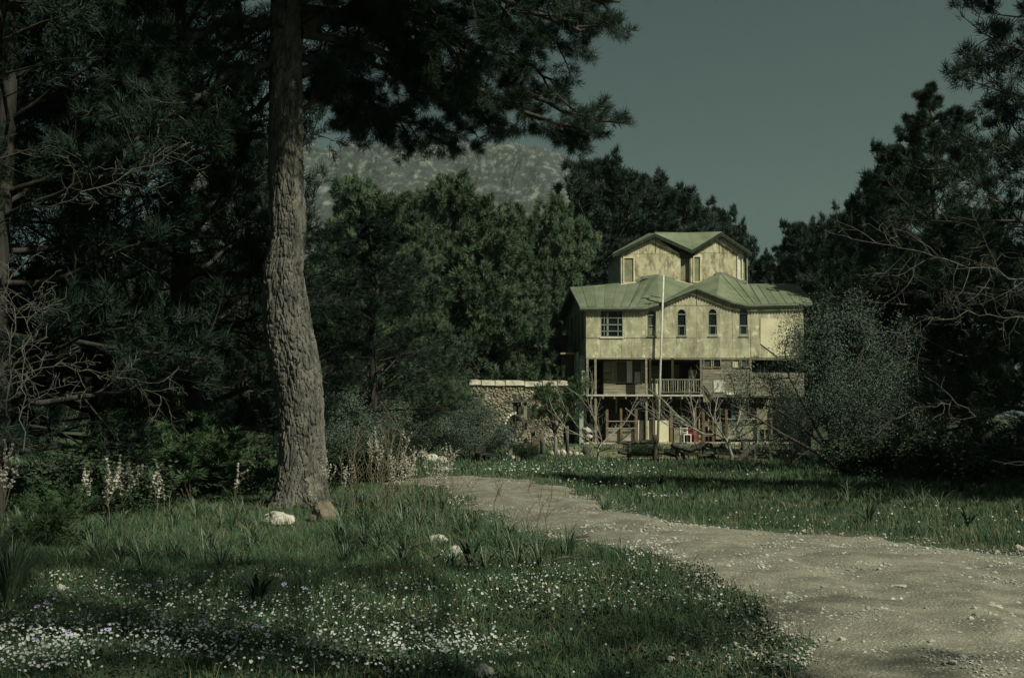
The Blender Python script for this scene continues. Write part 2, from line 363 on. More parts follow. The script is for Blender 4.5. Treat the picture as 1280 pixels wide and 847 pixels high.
def pine_proto(seed, H, cb, RAD, nl, tr, mat_n, N, L, W, sub=6, level=2, flat=.5, spread=.8, prof=None, trunk_pts=None, bare=0):
    rnd = random.Random(seed); rng = np.random.default_rng(seed)
    mb = MB(); tips = []
    if trunk_pts is None:
        w = [Vector((0, 0, -.3))]; o = Vector((0, 0, 0))
        for i in range(1, 9):
            o += Vector((rnd.gauss(0, .14), rnd.gauss(0, .14), 0)); w.append(Vector((o.x, o.y, H * i / 8 * .97)))
    else: w = trunk_pts
    mb.tube(w, [tr * (1 - .88 * i / (len(w) - 1)) for i in range(len(w))], 9, cap=False)
    def at(z):
        for i in range(len(w) - 1):
            if w[i + 1].z >= z: return w[i].lerp(w[i + 1], (z - w[i].z) / (w[i + 1].z - w[i].z))
        return w[-1]
    az = rnd.random() * 6
    for i in range(nl):
        u = ((i + rnd.random()) / nl); z = H * (cb + (1 - cb) * u * .97); az += 2.4 + rnd.uniform(-.4, .4)
        r = RAD * (prof(u) if prof else min(1, (u + .12) * 2.6) ** .6 * (1 - u) ** .55 * 1.15) * rnd.uniform(.65, 1.15)
        el = flat * (u * .9 + .1) + rnd.uniform(-.15, .2)
        spray(rnd, at(z), Vector((math.cos(az), math.sin(az), el)), max(r, .5), mb, max(tr * .25 * (1 - u * .7), .02), tips, level, sub, 5, up=.3)
    for i in range(bare):
        z = H * rnd.uniform(.08, max(cb, .25)); az = rnd.random() * 6.3; dummy = []
        spray(rnd, at(z), Vector((math.cos(az), math.sin(az), rnd.uniform(-.3, .1))), RAD * rnd.uniform(.4, .8), mb, .025, dummy, 1, 5, 5, up=-.3, bend=.5)
    tp = np.array([t[0] for t in tips]); td = np.array([t[1] for t in tips]) + np.array([0, 0, .25])
    V, F = needles(rng, tp, unit(td), N, L, W, spread)
    print('proto', seed, 'tufts', len(tp), 'tris', len(F), 'branch faces', len(mb.f))
    return mb.mesh('trunk', M['bark_far'], True, fix=False), np_mesh('crown', V, F, mat_n)

def place_tree(proto, name, label, x, y, sxy, sz, rz, group=None, cat='tree'):
    t = thing(name, label, cat, (x, y, hz(x, y)), rz, group); t.scale = (sxy, sxy, sz)
    link('trunk', proto[0], t); link('crown', proto[1], t); return t

# far pine prototypes, about 14 m tall
def dome(u): return min(1.0, .62 + u * 1.6) * math.sqrt(max(0.0, 1 - u ** 2.4)) * 1.05 + .05
FAR = [pine_proto(11, 14, .03, 3.9, 84, .26, M['needle_far'], 12, .36, .050, sub=6, flat=.75, prof=dome),
       pine_proto(12, 14, .05, 4.1, 78, .28, M['needle_far'], 12, .36, .050, sub=6, flat=.9, prof=dome),
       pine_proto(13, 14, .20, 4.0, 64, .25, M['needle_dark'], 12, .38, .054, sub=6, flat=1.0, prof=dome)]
AIRY = pine_proto(41, 24, .55, 6.5, 46, .35, M['needle_near'], 8, .26, .03, sub=6, flat=.7, prof=dome)  # thin high crown shaped to cast soft foreground shade from out of view
NEAR = [pine_proto(21, 12, .04, 4.0, 66, .22, M['needle_near'], 14, .20, .015, sub=7, bare=10),
        pine_proto(22, 13, .06, 4.2, 62, .24, M['needle_near'], 14, .20, .015, sub=7, flat=.6, bare=14)]

G_MID = 'pines of the wood left of the house'
mid = [  # px centre, py top, Y, px half-width, prototype, label
    (448, 207, 62, 62, 0, 'tall pine of the wood whose top shows just right of the big foreground trunk'),
    (500, 236, 56, 60, 1, 'pine with a low rounded top under the left end of the mountain'),
    (564, 204, 66, 62, 0, 'highest pine of the wood in front of the mountain, with a pointed clumpy top'),
    (530, 224, 72, 50, 1, 'narrow pine just left of the highest pine in front of the mountain'),
    (610, 236, 66, 62, 1, 'broad pine below the mountain, right of the highest pine of the wood'),
    (646, 247, 68, 50, 0, 'rounded pine under the right half of the mountain'),
    (690, 240, 78, 50, 1, 'pine filling the gap between the mountain foot and the trees behind the house'),
    (480, 300, 44, 60, 0, 'lower bushy pine at the near left edge of the wood, behind the ruined wall bushes'),
    (515, 300, 47, 56, 1, 'bushy pine in the middle front of the wood, above the olive bush'),
    (632, 300, 68, 60, 0, 'bushy pine in front of the wood above the pale ruined wall'),
    (660, 330, 74, 38, 0, 'pine whose crown stands just left of the dark side of the house'),
]
for i, (px, py, Y, hw, k, lab) in enumerate(mid):
    p = P(px, py, Y); place_tree(FAR[k], 'pine_tree', lab, p.x, Y, hw / FPX * Y / 3.6, p.z / 15.0, i * 1.7, G_MID)
G_BACK = 'tall dark pines behind the house'
back = [
    (748, 186, 92, 70, 2, 'tallest pine behind the house, at the left of its tower'),
    (800, 206, 96, 66, 2, 'pine directly behind the tower with a rounded dark top'),
    (845, 226, 90, 60, 2, 'pine behind the right gable of the tower'),
    (893, 250, 94, 52, 2, 'lower pine behind the tower, next to open sky'),
    (722, 260, 84, 46, 0, 'small greener pine at the foot of the tallest pine behind the house'),
    (915, 272, 100, 36, 2, 'rightmost pine of the clump behind the tower'),
    (780, 290, 80, 60, 2, 'low dark pine crown just left of the tower wall'),
]
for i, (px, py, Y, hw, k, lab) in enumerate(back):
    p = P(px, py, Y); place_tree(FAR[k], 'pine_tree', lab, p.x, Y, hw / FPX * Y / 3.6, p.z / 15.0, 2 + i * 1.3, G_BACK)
G_RIGHT = 'pines right of the house'
right = [
    (958, 312, 98, 36, 2, 'small dark pine filling the dip beside the right end of the roof'),
    (998, 268, 84, 48, 2, 'dark pine rising just right of the house roof'),
    (1046, 262, 76, 50, 2, 'dark pine between the roof end and the tall right pines'),
    (1080, 232, 66, 46, 2, 'pine stepping up towards the tall right pines, in front of the sky'),
    (1118, 166, 47, 62, 2, 'tall pine with a domed top left of the nearest right pine'),
    (1010, 345, 76, 50, 2, 'low pine crown just beyond the right corner of the house'),
    (1080, 340, 50, 66, 0, 'mid green bushy pine behind the large olive tree'),
    (1150, 300, 44, 60, 2, 'shaded pine behind the olive, right of its crown'),
    (1215, 250, 38, 70, 2, 'shaded pine in the deep shadow of the right edge'),
]
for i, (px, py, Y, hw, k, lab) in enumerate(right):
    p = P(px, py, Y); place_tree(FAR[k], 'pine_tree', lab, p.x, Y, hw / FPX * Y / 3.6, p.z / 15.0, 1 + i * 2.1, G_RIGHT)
# deep forest beyond: the wooded backdrop behind the first rows
def far_wood():
    rnd = random.Random(5)
    for i in range(30):
        Y = rnd.uniform(100, 150); px = rnd.uniform(-120, 1400); x = (px - 640) / FPX * Y
        top = 300 if px < 700 else 330
        h = (520 - top) / FPX * Y * rnd.uniform(.75, .95) + 1.5
        o = place_tree(FAR[rnd.choice((0, 2))], 'pine_tree', 'pine of the far row that closes the wood behind the clearing', x, Y, 1.3, h / 14, rnd.random() * 6, 'far pines closing the clearing')
far_wood()

M['needle_shade_tint'] = material('shade_tinted_needles', (0.007, 0.018, 0.013), (0.020, 0.038, 0.027), scale=1.4, rough=0.7, rnd=0.15)  # shade of the left wood put into needle and bark colour
M['bark_shade_tint'] = material('shade_tinted_bark', (0.02, 0.02, 0.017), (0.055, 0.052, 0.045), scale=6, rough=0.9, bump=.5, stretch=(1, 1, .3))
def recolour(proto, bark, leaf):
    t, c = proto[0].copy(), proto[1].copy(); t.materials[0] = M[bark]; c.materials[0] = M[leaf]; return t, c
DARK = [recolour(p, 'bark_shade_tint', 'needle_shade_tint') for p in NEAR]
G_LEFT = 'shaded pines at the left edge'
left = [  # x, y, sxy, sz, rz, proto, label
    (-7.6, 17.5, 1.0, 1.15, .3, 0, 'shaded pine with low drooping boughs, a little left of the big foreground trunk'),
    (-10.6, 20.0, 1.1, 1.25, 1.9, 1, 'shaded pine at the far left edge, behind the bare twiggy one'),
    (-6.1, 23.5, 1.0, 1.2, 4.1, 1, 'shaded pine directly behind the big foreground trunk'),
    (-9.0, 27.0, 1.2, 1.2, 2.6, 0, 'second row pine seen in the dark between the left edge and the big trunk'),
    (-8.4, 14.6, .62, .7, 5.2, 1, 'small shaded pine with many bare twigs low at the left edge'),
    (-6.9, 31.0, .95, .72, .9, 0, 'dark pine just right of the big trunk, at the corner of the wood'),
    (-13.5, 24.0, 1.2, 1.3, 3.3, 1, 'tall shaded pine filling the top left corner'),
    (-4.9, 38.0, .85, .60, .2, 1, 'low dark pine between the big trunk and the grey green bushes'),
    (-14.5, 31.0, 1.3, 1.25, .7, 0, 'deepest pine in the blackness at the left'),
]
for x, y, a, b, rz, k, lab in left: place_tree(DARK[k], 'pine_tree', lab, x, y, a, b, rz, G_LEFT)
rt = [
    (10.4, 21.5, .86, 1.05, 2.2, 0, 'nearest right pine, whose crown reaches the top right corner'),
    (20.2, 29.0, 1.1, 1.15, .4, 1, 'tall pine at the right edge behind the nearest right pine'),
    (14.6, 37.5, .8, .62, 3.7, 1, 'shaded pine under the right corner, between the olive and the edge'),
    (16.0, 24.0, 1.0, .8, 5.0, 0, 'pine just outside the right edge whose boughs hang into the shade'),
    (20.0, 38.0, 1.2, 1.2, 1.0, 0, 'dark pine behind the right edge trees'),
    (13.0, 21.8, .9, .82, 4.4, 1, 'tall pine close behind the nearest right pine, thickening its crown'),
    (15.0, 42.0, 1.1, 1.1, 2.9, 0, 'dark pine filling the shade between olive and right edge'),
]
for x, y, a, b, rz, k, lab in rt: place_tree(NEAR[k], 'pine_tree', lab, x, y, a, b, rz, 'pines at the right edge')
# unseen pines round the camera; the airy ones added to shade the foreground
around = [(7.5, -8.5, 1.0, 1.05, 2.2), (1.0, -12.0, 1.1, 1.0, 4.0), (11.2, -2.6, .62, 1.0, 5.6)]
for x, y, a, b, rz in around: place_tree(AIRY, 'shade_caster_pine', 'unseen tall pine added beside or behind the viewpoint to shade the foreground', x, y, a, b, rz, 'pines around the viewpoint')
for x, y, a, b, rz, k in ((17.5, 17.0, 1.0, 1.1, .6, 0), (20.5, 22.5, 1.1, 1.2, 1.6, 1)):
    place_tree(NEAR[k], 'pine_tree', 'pine beside or behind the viewpoint, outside the picture', x, y, a, b, rz, 'pines around the viewpoint')

# ------------------------------------------------------------------ the big foreground pine
def big_pine():
    Y = 19.0
    c = P(372, 640, Y); root = thing('foreground_pine', 'big pine in the foreground with a bent furrowed trunk and boughs hanging across the sky', 'tree', (c.x, Y, hz(c.x, Y)))
    ctr = [(374, 662, 40), (374.5, 634, 37), (376, 604, 32), (377, 552, 29), (373, 500, 31.5), (365, 448, 33), (357, 396, 30), (353, 344, 26.5), (357.5, 318, 24), (361, 292, 22.5), (360.5, 262, 23.5),
           (359, 200, 22.5), (358, 140, 22), (357, 80, 21.8), (357, 0, 21.5), (356, -90, 20.5), (352, -200, 19), (356, -320, 15), (362, -430, 10), (360, -560, 4)]
    k = Y / FPX
    zs = []; pts = []; rad = []
    for a, b, r in ctr:
        q = P(a, b, Y) - root.location; pts.append(q); rad.append(r * k * 1.0)
    # resample and displace: bark plates with deep furrows
    zz = np.array([p.z for p in pts]); xx = np.array([p.x for p in pts]); rr = np.array(rad)
    zr = np.concatenate([np.arange(zz[0], 8.6, .022), np.linspace(8.6, zz[-1], 60)[1:]]); n = 150
    V = []; rnd = random.Random(3)
    def smooth(zq, arr): return (np.interp(zq - .15, zz, arr) + np.interp(zq, zz, arr) + np.interp(zq + .15, zz, arr)) / 3
    X = smooth(zr, xx); RR = smooth(zr, rr); YY = .12 * np.sin(zr * .9)
    for i, z in enumerate(zr):
        for j in range(n):
            a = 2 * math.pi * j / n; r = RR[i]
            ca, sa = math.cos(a), math.sin(a)
            flare = max(0, .35 - z) ** 2 * .5 * (1 + .5 * math.sin(a * 5 + .5))
            if z < 8.8:
                wob = noise.noise(Vector((ca * 2, sa * 2, z * .9)))
                q = Vector((ca * r * 12 + wob * 1.1, sa * r * 12, z * 3.9 + wob * 1.4))
                d, _ = noise.voronoi(q, distance_metric='DISTANCE', exponent=2.5)
                e = min((d[1] - d[0]) / .22, 1.0)
                d2, _ = noise.voronoi(q * 2.3 + Vector((5, 5, 5)))
                r2 = r + flare + .042 * (e ** .7) * (.6 + .8 * abs(noise.noise(q * .31))) - .05 + .012 * min((d2[1] - d2[0]) / .25, 1) + .02 * wob
            else: r2 = r
            V.append((X[i] + ca * r2, YY[i] + sa * r2, z))
    F = []
    for i in range(len(zr) - 1):
        for j in range(n):
            a = i * n + j; b = i * n + (j + 1) % n; F.append((a, b, b + n, a + n))
    link('trunk', np_mesh('big_trunk', V, F, M['bark'], False), root)
    def ax(z): return Vector((float(np.interp(z, zr, X)), 0, z))
    rnd = random.Random(8); rng = np.random.default_rng(8)
    def limb(pxs, r0, nsub, L, seed, lvl=2):
        """a bough along given picture points (px, py, depth)"""
        rr_ = random.Random(seed)
        pts_ = [P(a, b, y) - root.location for a, b, y in pxs]
        fine = []
        for i in range(len(pts_) - 1):
            for q in range(4):
                fine.append(pts_[i].lerp(pts_[i + 1], q / 4) + Vector((rr_.gauss(0, .03), rr_.gauss(0, .03), rr_.gauss(0, .03))))
        fine.append(pts_[-1])
        mb = MB(); mb.tube(fine, [r0 * (1 - .85 * i / len(fine)) + .006 for i in range(len(fine))], 8, cap=False)
        tips = []; m = len(fine) - 1
        for q in range(nsub):
            t = .12 + .88 * (q + rr_.random()) / nsub; i = min(int(t * m), m - 1)
            d = (fine[i + 1] - fine[i]).normalized(); sdv = Vector((rr_.gauss(0, 1), rr_.gauss(0, 1), rr_.gauss(-.35, .6)))
            spray(rr_, fine[i], d * .7 + sdv.normalized() * .9, L * rr_.uniform(.5, 1.1) * (1.1 - .5 * t), mb, r0 * .32, tips, lvl, 6, 4, up=.15, bend=.45)
        tips.append((fine[-1], d))
        o = mb.build('bough', M['bark_far'], root, smooth=True)
        tp = np.array([t[0] for t in tips]); td = unit(np.array([t[1] for t in tips]) + np.array([0, 0, .05]))
        # denser tufts: jittered copies along each tip
        Vn, Fn = needles(rng, tp, td, 11, .16, .008, .7)
        link('needles', np_mesh('bough_needles', Vn, Fn, M['needle_near']), o)
        return len(tips)
    T = 0
    T += limb([(376, 40, 19), (440, 8, 19.6), (520, 20, 20.2), (590, 60, 20.6), (650, 110, 20.8), (720, 145, 21), (752, 150, 21)], .10, 26, 1.25, 1)
    T += limb([(372, -40, 19), (470, -50, 19.7), (580, -30, 20.2), (680, -12, 20.6), (775, 2, 20.8)], .10, 26, 1.2, 2)
    T += limb([(376, 90, 19), (430, 60, 19.6), (462, 70, 20), (490, 95, 20.2), (540, 110, 20.4), (600, 120, 20.6)], .075, 18, 1.2, 3)
    T += limb([(374, 20, 19), (455, 30, 20), (530, 75, 20.8), (575, 120, 21.2), (600, 150, 21.4)], .08, 22, 1.15, 4)
    T += limb([(375, 60, 19), (420, 90, 19.6), (440, 120, 20), (462, 150, 20.2), (500, 160, 20.5)], .055, 14, .8, 5)
    T += limb([(372, -100, 19), (500, -90, 20), (620, -60, 20.4), (700, -30, 20.6), (740, 10, 20.7)], .10, 22, 1.4, 6)
    T += limb([(372, 10, 19), (430, 20, 20), (500, 40, 20.6), (560, 50, 21), (640, 70, 21.2), (690, 100, 21.2)], .08, 22, 1.25, 7)
    T += limb([(376, -10, 19), (450, -10, 19), (520, 20, 19.4), (560, 60, 19.6), (590, 100, 19.8)], .08, 24, 1.2, 21)
    T += limb([(376, -60, 19), (520, -40, 19), (620, -5, 19), (690, 25, 19), (730, 40, 19)], .08, 24, 1.2, 23)
    T += limb([(340, 80, 19), (290, 90, 18), (250, 120, 17.5), (200, 150, 17.2), (150, 200, 17)], .06, 18, 1.2, 24)
    T += limb([(340, 30, 19), (290, 20, 18.4), (230, 60, 17.8), (170, 90, 17.4), (120, 140, 17)], .08, 22, 1.2, 9)
    T += limb([(342, -30, 19), (280, -60, 18.5), (190, -40, 18), (90, 0, 17.6)], .09, 22, 1.3, 10)
    T += limb([(342, 120, 19), (300, 150, 19.6), (260, 200, 20), (215, 235, 20.2)], .05, 14, 1.1, 11)
    T += limb([(372, 140, 19), (400, 120, 19.4), (425, 130, 19.6), (450, 165, 19.8)], .04, 12, .7, 12)
    T += limb([(376, 40, 19), (500, 70, 20), (600, 110, 20.5), (680, 150, 20.5), (738, 166, 20.5)], .07, 26, 1.0, 31)
    T += limb([(376, 70, 19), (430, 105, 20), (480, 140, 20.3), (540, 162, 20.5), (596, 160, 20.8)], .055, 22, .9, 32)
    T += limb([(376, -20, 19), (470, 0, 20.2), (570, 20, 20.6), (660, 30, 20.8), (710, 60, 20.8)], .07, 24, 1.1, 34)
    # upper crown, above the frame
    mb = MB(); tips = []; az = 0
    for i in range(46):  # extra unseen limbs, added on the sun side to shade the upper trunk
        a_ = -.69 + rnd.uniform(-.7, .7)
        spray(rnd, ax(8.3 + i * .06), Vector((math.cos(a_), math.sin(a_), .08)), rnd.uniform(2.6, 5.0), mb, .08, tips, 2, 7, 5, up=.2)
    for i in range(34):
        u = (i + .5) / 34; z = 9.2 + 6.2 * u; az += 2.4
        spray(rnd, ax(z), Vector((math.cos(az), math.sin(az), .25 + .5 * u)), 4.4 * math.sqrt(1 - u * .85), mb, .10 * (1 - .6 * u), tips, 2, 6, 5)
    mb.build('upper_limbs', M['bark_far'], root, smooth=True)
    tp = np.array([t[0] for t in tips]); td = unit(np.array([t[1] for t in tips]) + np.array([0, 0, .2]))
    Vn, Fn = needles(rng, tp, td, 12, .2, .016)
    link('crown', np_mesh('crown', Vn, Fn, M['needle_near']), root)
    print('big pine tufts', T, len(tips))
big_pine()

# ------------------------------------------------------------------ the house
HX, HY, HA = P(733, 555, 65).x, 65.0, R(5)
house = thing('derelict_house', 'derelict three storey timber house with green felt roofs, scalloped eaves and a twin gabled tower', 'house', (HX, HY, 0), HA)
HU = Vector((math.cos(HA), math.sin(HA), 0)); HV = Vector((-math.sin(HA), math.cos(HA), 0)); HO = Vector((HX, HY, 0))
def Hc(px, py, v=0.0):
    """picture point on the plane v metres behind the house front -> local (u, z)"""
    d = ray(px, py); t = (v - (CAM - HO).dot(HV)) / d.dot(HV); q = CAM + d * t - HO
    return q.dot(HU), q.z
def Z1(x, y, v=0.0): return Hc(690 + x / 3.765, 270 + y / 3.765, v)
def Z2(x, y, v=0.0): return Hc(690 + x / 3.765, 430 + y / 3.765, v)
def Z3(x, y, v=0.0): return Hc(750 + x / 6.4, 270 + y / 6.4, v)
front = lambda a, b, d: (a, d, b)
def hpart(name, mb, mat, parent=None, label=None):
    o = mb.build(name, M[mat], parent or house)
    if label: o['label'] = label
    return o
def plate(name, pts, mat, v0, th, holes=(), parent=None, label=None):
    return hpart(name, MB().prism(pts, holes, front, v0, v0 + th), mat, parent, label)

DEP = 8.2; W = Z1(1185, 600)[0]
zF1 = Z2(300, 238)[1]; zF2 = Z1(500, 668)[1]; zE = Z1(300, 425)[1]
print('house', W, zF1, zF2, zE)
# windows of the upper storey: arched outline helper
def arch(cx, y0, y1, hw, n=8, tf=Z1, v=0.0):
    """arched opening between picture rows y0 (top) and y1 (sill)"""
    a, z0 = tf(cx - hw, y1, v); b, z1 = tf(cx + hw, y1, v); top = tf(cx, y0, v)[1]; r = (b - a) / 2; c = (a + b) / 2; zs = top - r
    return [(a, z0), (b, z0)] + [(c + r * math.cos(t), zs + r * math.sin(t)) for t in [math.pi * i / n for i in range(n + 1)]]
def rect(x0, y0, x1, y1, tf=Z1, v=0.0):
    (a, z1), (b, z0) = tf(x0, y0, v), tf(x1, y1, v); return [(a, z0), (b, z0), (b, z1), (a, z1)]
def shrink(poly, d):
    cx = sum(p[0] for p in poly) / len(poly); cz = sum(p[1] for p in poly) / len(poly)
    w = (max(p[0] for p in poly) - min(p[0] for p in poly)) / 2; h = (max(p[1] for p in poly) - min(p[1] for p in poly)) / 2
    return [(cx + (p[0] - cx) * (w - d) / w, cz + (p[1] - cz) * (h - d) / h) for p in poly]
AR = {470: arch(470, 442, 567, 21), 611: arch(611, 438, 564, 21), 757: arch(757, 436, 559, 21), 902: arch(902, 434, 558, 21)}
W1 = rect(229, 444, 334, 568); W6 = rect(1052, 438, 1118, 471)
g = .0045
def zcol(x, y): return Z1(x, y)
# bottom row of cladding panels
bx_ = [160, 228, 282, 328, 375, 460, 515, 587, 680, 740, 790, 850, 925, 985, 1050, 1120, 1185]
def quad(x0, x1, yt, yb):
    a, _ = Z1(x0, yb); b, _ = Z1(x1, yb)
    return [(a + g, Z1(x0, yb)[1]), (b - g, Z1(x1, yb)[1]), (b - g, Z1(x1, yt)[1] - g), (a + g, Z1(x0, yt)[1] - g)]
rndh = random.Random(4)
for i in range(len(bx_) - 1):
    plate('cladding_panel', quad(bx_[i], bx_[i + 1], 576 + (bx_[i] > 500) * -3, 667), 'plaster', rndh.uniform(-.012, .004), .05)
# middle row, windows cut into the panels
mx_ = [160, 340, 440, 515, 587, 680, 716, 790, 850, 935, 980, 1060, 1122, 1185]
def eave_y(x): return 420
for i in range(len(mx_) - 1):
    x0, x1 = mx_[i], mx_[i + 1]; holes = []
    for cx, pl in AR.items():
        if x0 < cx - 21 and cx + 21 < x1: holes.append(pl)
    if x0 < 229 and x1 > 334: holes.append(W1)
    if x0 < 1052 and x1 > 1118: holes.append(W6)
    plate('cladding_panel', quad(x0, x1, 422, 573), 'plaster', rndh.uniform(-.010, .004), .05, holes)
# 1052-1118 spans one joint: handled by a panel of its own below
# gable panels above the 422 line
pk = Z1(680, 345, 0)
gl = [Z1(520, 420), Z1(678, 420), Z1(678, 348), Z1(600, 372), Z1(545, 398)]
gr_ = [Z1(682, 420), Z1(860, 420), Z1(820, 404), Z1(760, 372), Z1(682, 348)]
plate('gable_panel', gl, 'plaster', -.006, .05); plate('gable_panel', gr_, 'plaster', -.002, .05)
# inner lining so the joints read dark and the rooms are closed
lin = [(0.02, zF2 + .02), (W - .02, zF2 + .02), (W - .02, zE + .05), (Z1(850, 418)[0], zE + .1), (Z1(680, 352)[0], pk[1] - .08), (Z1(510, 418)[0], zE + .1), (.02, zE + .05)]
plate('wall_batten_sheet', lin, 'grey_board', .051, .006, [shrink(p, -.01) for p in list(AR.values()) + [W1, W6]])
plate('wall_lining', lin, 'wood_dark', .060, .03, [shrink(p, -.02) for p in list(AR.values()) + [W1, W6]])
# pale replacement board
plate('patch_board', [Z1(980, 600), Z1(1060, 660), Z1(1135, 655), Z1(1135, 484), Z1(980, 482)], 'pale_board', -.05, .03, label='pale new board nailed over the old cladding')
plate('patch_board', [Z1(936, 574), Z1(978, 574), Z1(978, 662), Z1(936, 662)], 'plaster', -.035, .02)

def window(name, outline, bars, th=.06, glass='glass', v=.0, fr=.035, frame='frame'):
    f = MB().prism(outline, [shrink(outline, fr)], front, v + .0, v + th)
    for (a, b, w) in bars: f.bar((a[0], v + th * .5, a[1]), (b[0], v + th * .5, b[1]), w, th * .6, up=(0, 1, 0))
    o = hpart(name, f, frame)
    plate('pane', shrink(outline, fr * .5), glass, v + th + .01, .006, parent=o)
    return o
def hb(x0, x1, y, w=.05): return (Z1(x0, y), Z1(x1, y), w)
def vb(x, y0, y1, w=.04): return (Z1(x, y0), Z1(x, y1), w)
window('window', W1, [vb(262, 444, 568, .10), hb(229, 334, 511, .06), vb(246, 444, 568), vb(311, 444, 568), hb(229, 334, 479), hb(229, 334, 541)])
for cx, pl in AR.items():
    bars = [hb(cx - 21, cx + 21, {470: 466, 611: 462, 757: 460, 902: 459}[cx], .05), hb(cx - 21, cx + 21, 516, .07)]
    w_ = window('arched_window', pl, bars, glass='dim_glass' if cx == 470 else 'glass')
    if cx == 470:
        w_['label'] = 'arched window with dusty boarded panes'
        plate('shutter', shrink(rect(454, 525, 487, 560), 0), 'grey_board', .03, .02, parent=w_)
    # thin sash lines of the lower light
    f = MB(); 
    for xx_ in (cx - 13, cx + 14): f.bar((Z1(xx_, 520)[0], .045, Z1(xx_, 520)[1]), (Z1(xx_, 562)[0], .045, Z1(xx_, 562)[1]), .03, .02, up=(0, 1, 0))
    hpart('sash', f, 'frame', w_)
    s_ = MB(); (a, z) = Z1(cx - 24, 566); (b, _) = Z1(cx + 24, 566); s_.box(a, b, -.05, .03, z - .03, z + .015); hpart('sill', s_, 'trimgrey', w_)
window('vent_window', W6, [vb(1078, 438, 471, .04)])
s_ = MB(); (a, z) = Z1(226, 571); (b, _) = Z1(337, 571); s_.box(a, b, -.06, .03, z - .04, z + .02); hpart('sill', s_, 'white_board')

# side walls, back wall, floors
MBx = MB
def sidewall(u0, th, mat, name, slits=None):
    tf = lambda a, b, d: (d, a, b)
    out = [(0.06, zF2), (DEP, zF2), (DEP, zE), (DEP * .5, zE + .75), (0.06, zE)]
    return hpart(name, MB().prism(out, slits or [], tf, u0, u0 + th), mat)
sl = [[(.7 + 1.5 * i, zF2 + .95), (1.55 + 1.5 * i, zF2 + .95), (1.55 + 1.5 * i, zE - .15), (.7 + 1.5 * i, zE - .15)] for i in range(5)]
sidewall(0.0, .06, 'side', 'side_wall', sl); sidewall(W - .06, .06, 'plaster', 'side_wall')
tfs = lambda a, b, d: (d, a, b)
for q in sl:
    w_ = hpart('window', MB().prism(q, [shrink(q, .06)], tfs, -.01, .05), 'trimgrey')
    hpart('pane', MB().prism(shrink(q, .05), [], tfs, .03, .036), 'glass', w_)
hpart('back_wall', MB().box(.07, W - .07, DEP - .08, DEP, 0, zE), 'plaster')
hpart('upper_floor', MB().box(.02, W - .02, .06, DEP - .09, zF2 - .12, zF2 - .004), 'wood_dark')
hpart('ceiling', MB().box(.07, W - .07, .1, DEP - .1, zE - .1, zE - .04), 'wood_dark')
hpart('edge_beam', MB().box(0, W, -.03, .05, zF2 - .07, zF2 - .006), 'wood_grey')
uR = Z2(708, 150)[0]; RC = 1.6                         # right end of the balcony, its depth
hpart('balcony_floor', MB().box(-.05, uR, -.10, DEP - .1, zF1 - .10, zF1), 'wood_grey')
hpart('balcony_floor', MB().box(uR + .003, W, .05, DEP - .1, zF1 - .10, zF1), 'wood_grey')
for i in range(9): hpart('joist', MB().box(.25 + i * .62, .33 + i * .62, -.13, 1.4, zF1 - .22, zF1 - .104), 'wood_grey')
# first floor, recessed boarded room on the left, plank by plank
def planks(x0, x1, z0, z1, v, mat, h=.12, cut=(), parent=None, seed=1, th=.025, name='plank', maxlen=2.2):
    r = random.Random(seed); z = z0
    while z < z1 - .02:
        hh = min(h * r.uniform(.85, 1.15), z1 - z); x = x0
        while x < x1 - .01:
            xe = min(x + r.uniform(maxlen * .6, maxlen), x1)
            if x1 - xe < .35: xe = x1
            segs = [(x, xe)]
            for (ca, cb_, cz0, cz1) in cut:
                if z + hh > cz0 + .01 and z < cz1 - .01:
                    ns = []
                    for (p, q) in segs:
                        if cb_ <= p or ca >= q: ns.append((p, q)); continue
                        if ca > p: ns.append((p, ca))
                        if cb_ < q: ns.append((cb_, q))
                    segs = ns
            for (p, q) in segs:
                if q - p > .05:
                    dv = r.uniform(-.014, .006); t = r.uniform(-.006, .006)
                    m_ = MB(); m_.add([(p + .004, v + dv, z + .006 + t), (q - .004, v + dv, z + .006 - t), (q - .004, v + dv - .004, z + hh - .004 - t), (p + .004, v + dv - .004, z + hh - .004 + t),
                                       (p + .004, v + dv + th, z + .006 + t), (q - .004, v + dv + th, z + .006 - t), (q - .004, v + dv + th, z + hh - .004 - t), (p + .004, v + dv + th, z + hh - .004 + t)],
                                      [(0, 1, 2, 3), (7, 6, 5, 4), (0, 4, 5, 1), (1, 5, 6, 2), (2, 6, 7, 3), (3, 7, 4, 0)])
                    hpart(name, m_, mat, parent)
            x = xe
        z += hh
vA = .9
uL0 = Z2(243, 150, vA)[0]; uL1 = Z2(452, 150, vA)[0]
winA = (Z2(300, 150, vA)[0], Z2(423, 150, vA)[0], Z2(300, 182, vA)[1], Z2(300, 78, vA)[1])
planks(uL0, uL1, zF1, zF2 - .13, vA, 'wood_grey', .14, [winA], seed=2)
hpart('room_lining', MB().box(uL0 + .02, uL1 - .02, vA + .06, vA + .09, zF1, zF2 - .13), 'wood_dark')
hpart('room_side', MB().box(uL0 - .04, uL0, vA - .02, DEP - .2, zF1, zF2 - .13), 'wood_dark')
wf = MB().prism([(winA[0], winA[2]), (winA[1], winA[2]), (winA[1], winA[3]), (winA[0], winA[3])], [[(winA[0] + .05, winA[2] + .05), (winA[1] - .05, winA[2] + .05), (winA[1] - .05, winA[3] - .05), (winA[0] + .05, winA[3] - .05)]], front, vA - .03, vA + .03)
wo_ = hpart('window', wf, 'wood_grey')
def pbox(name, x0, y0, x1, y1, v, th, mat, parent=None, tf=Z2, label=None):
    (a, z1), (b, z0) = tf(x0, y0, v), tf(x1, y1, v)
    return hpart(name, MB().box(a, b, v, v + th, z0, z1), mat, parent, label)
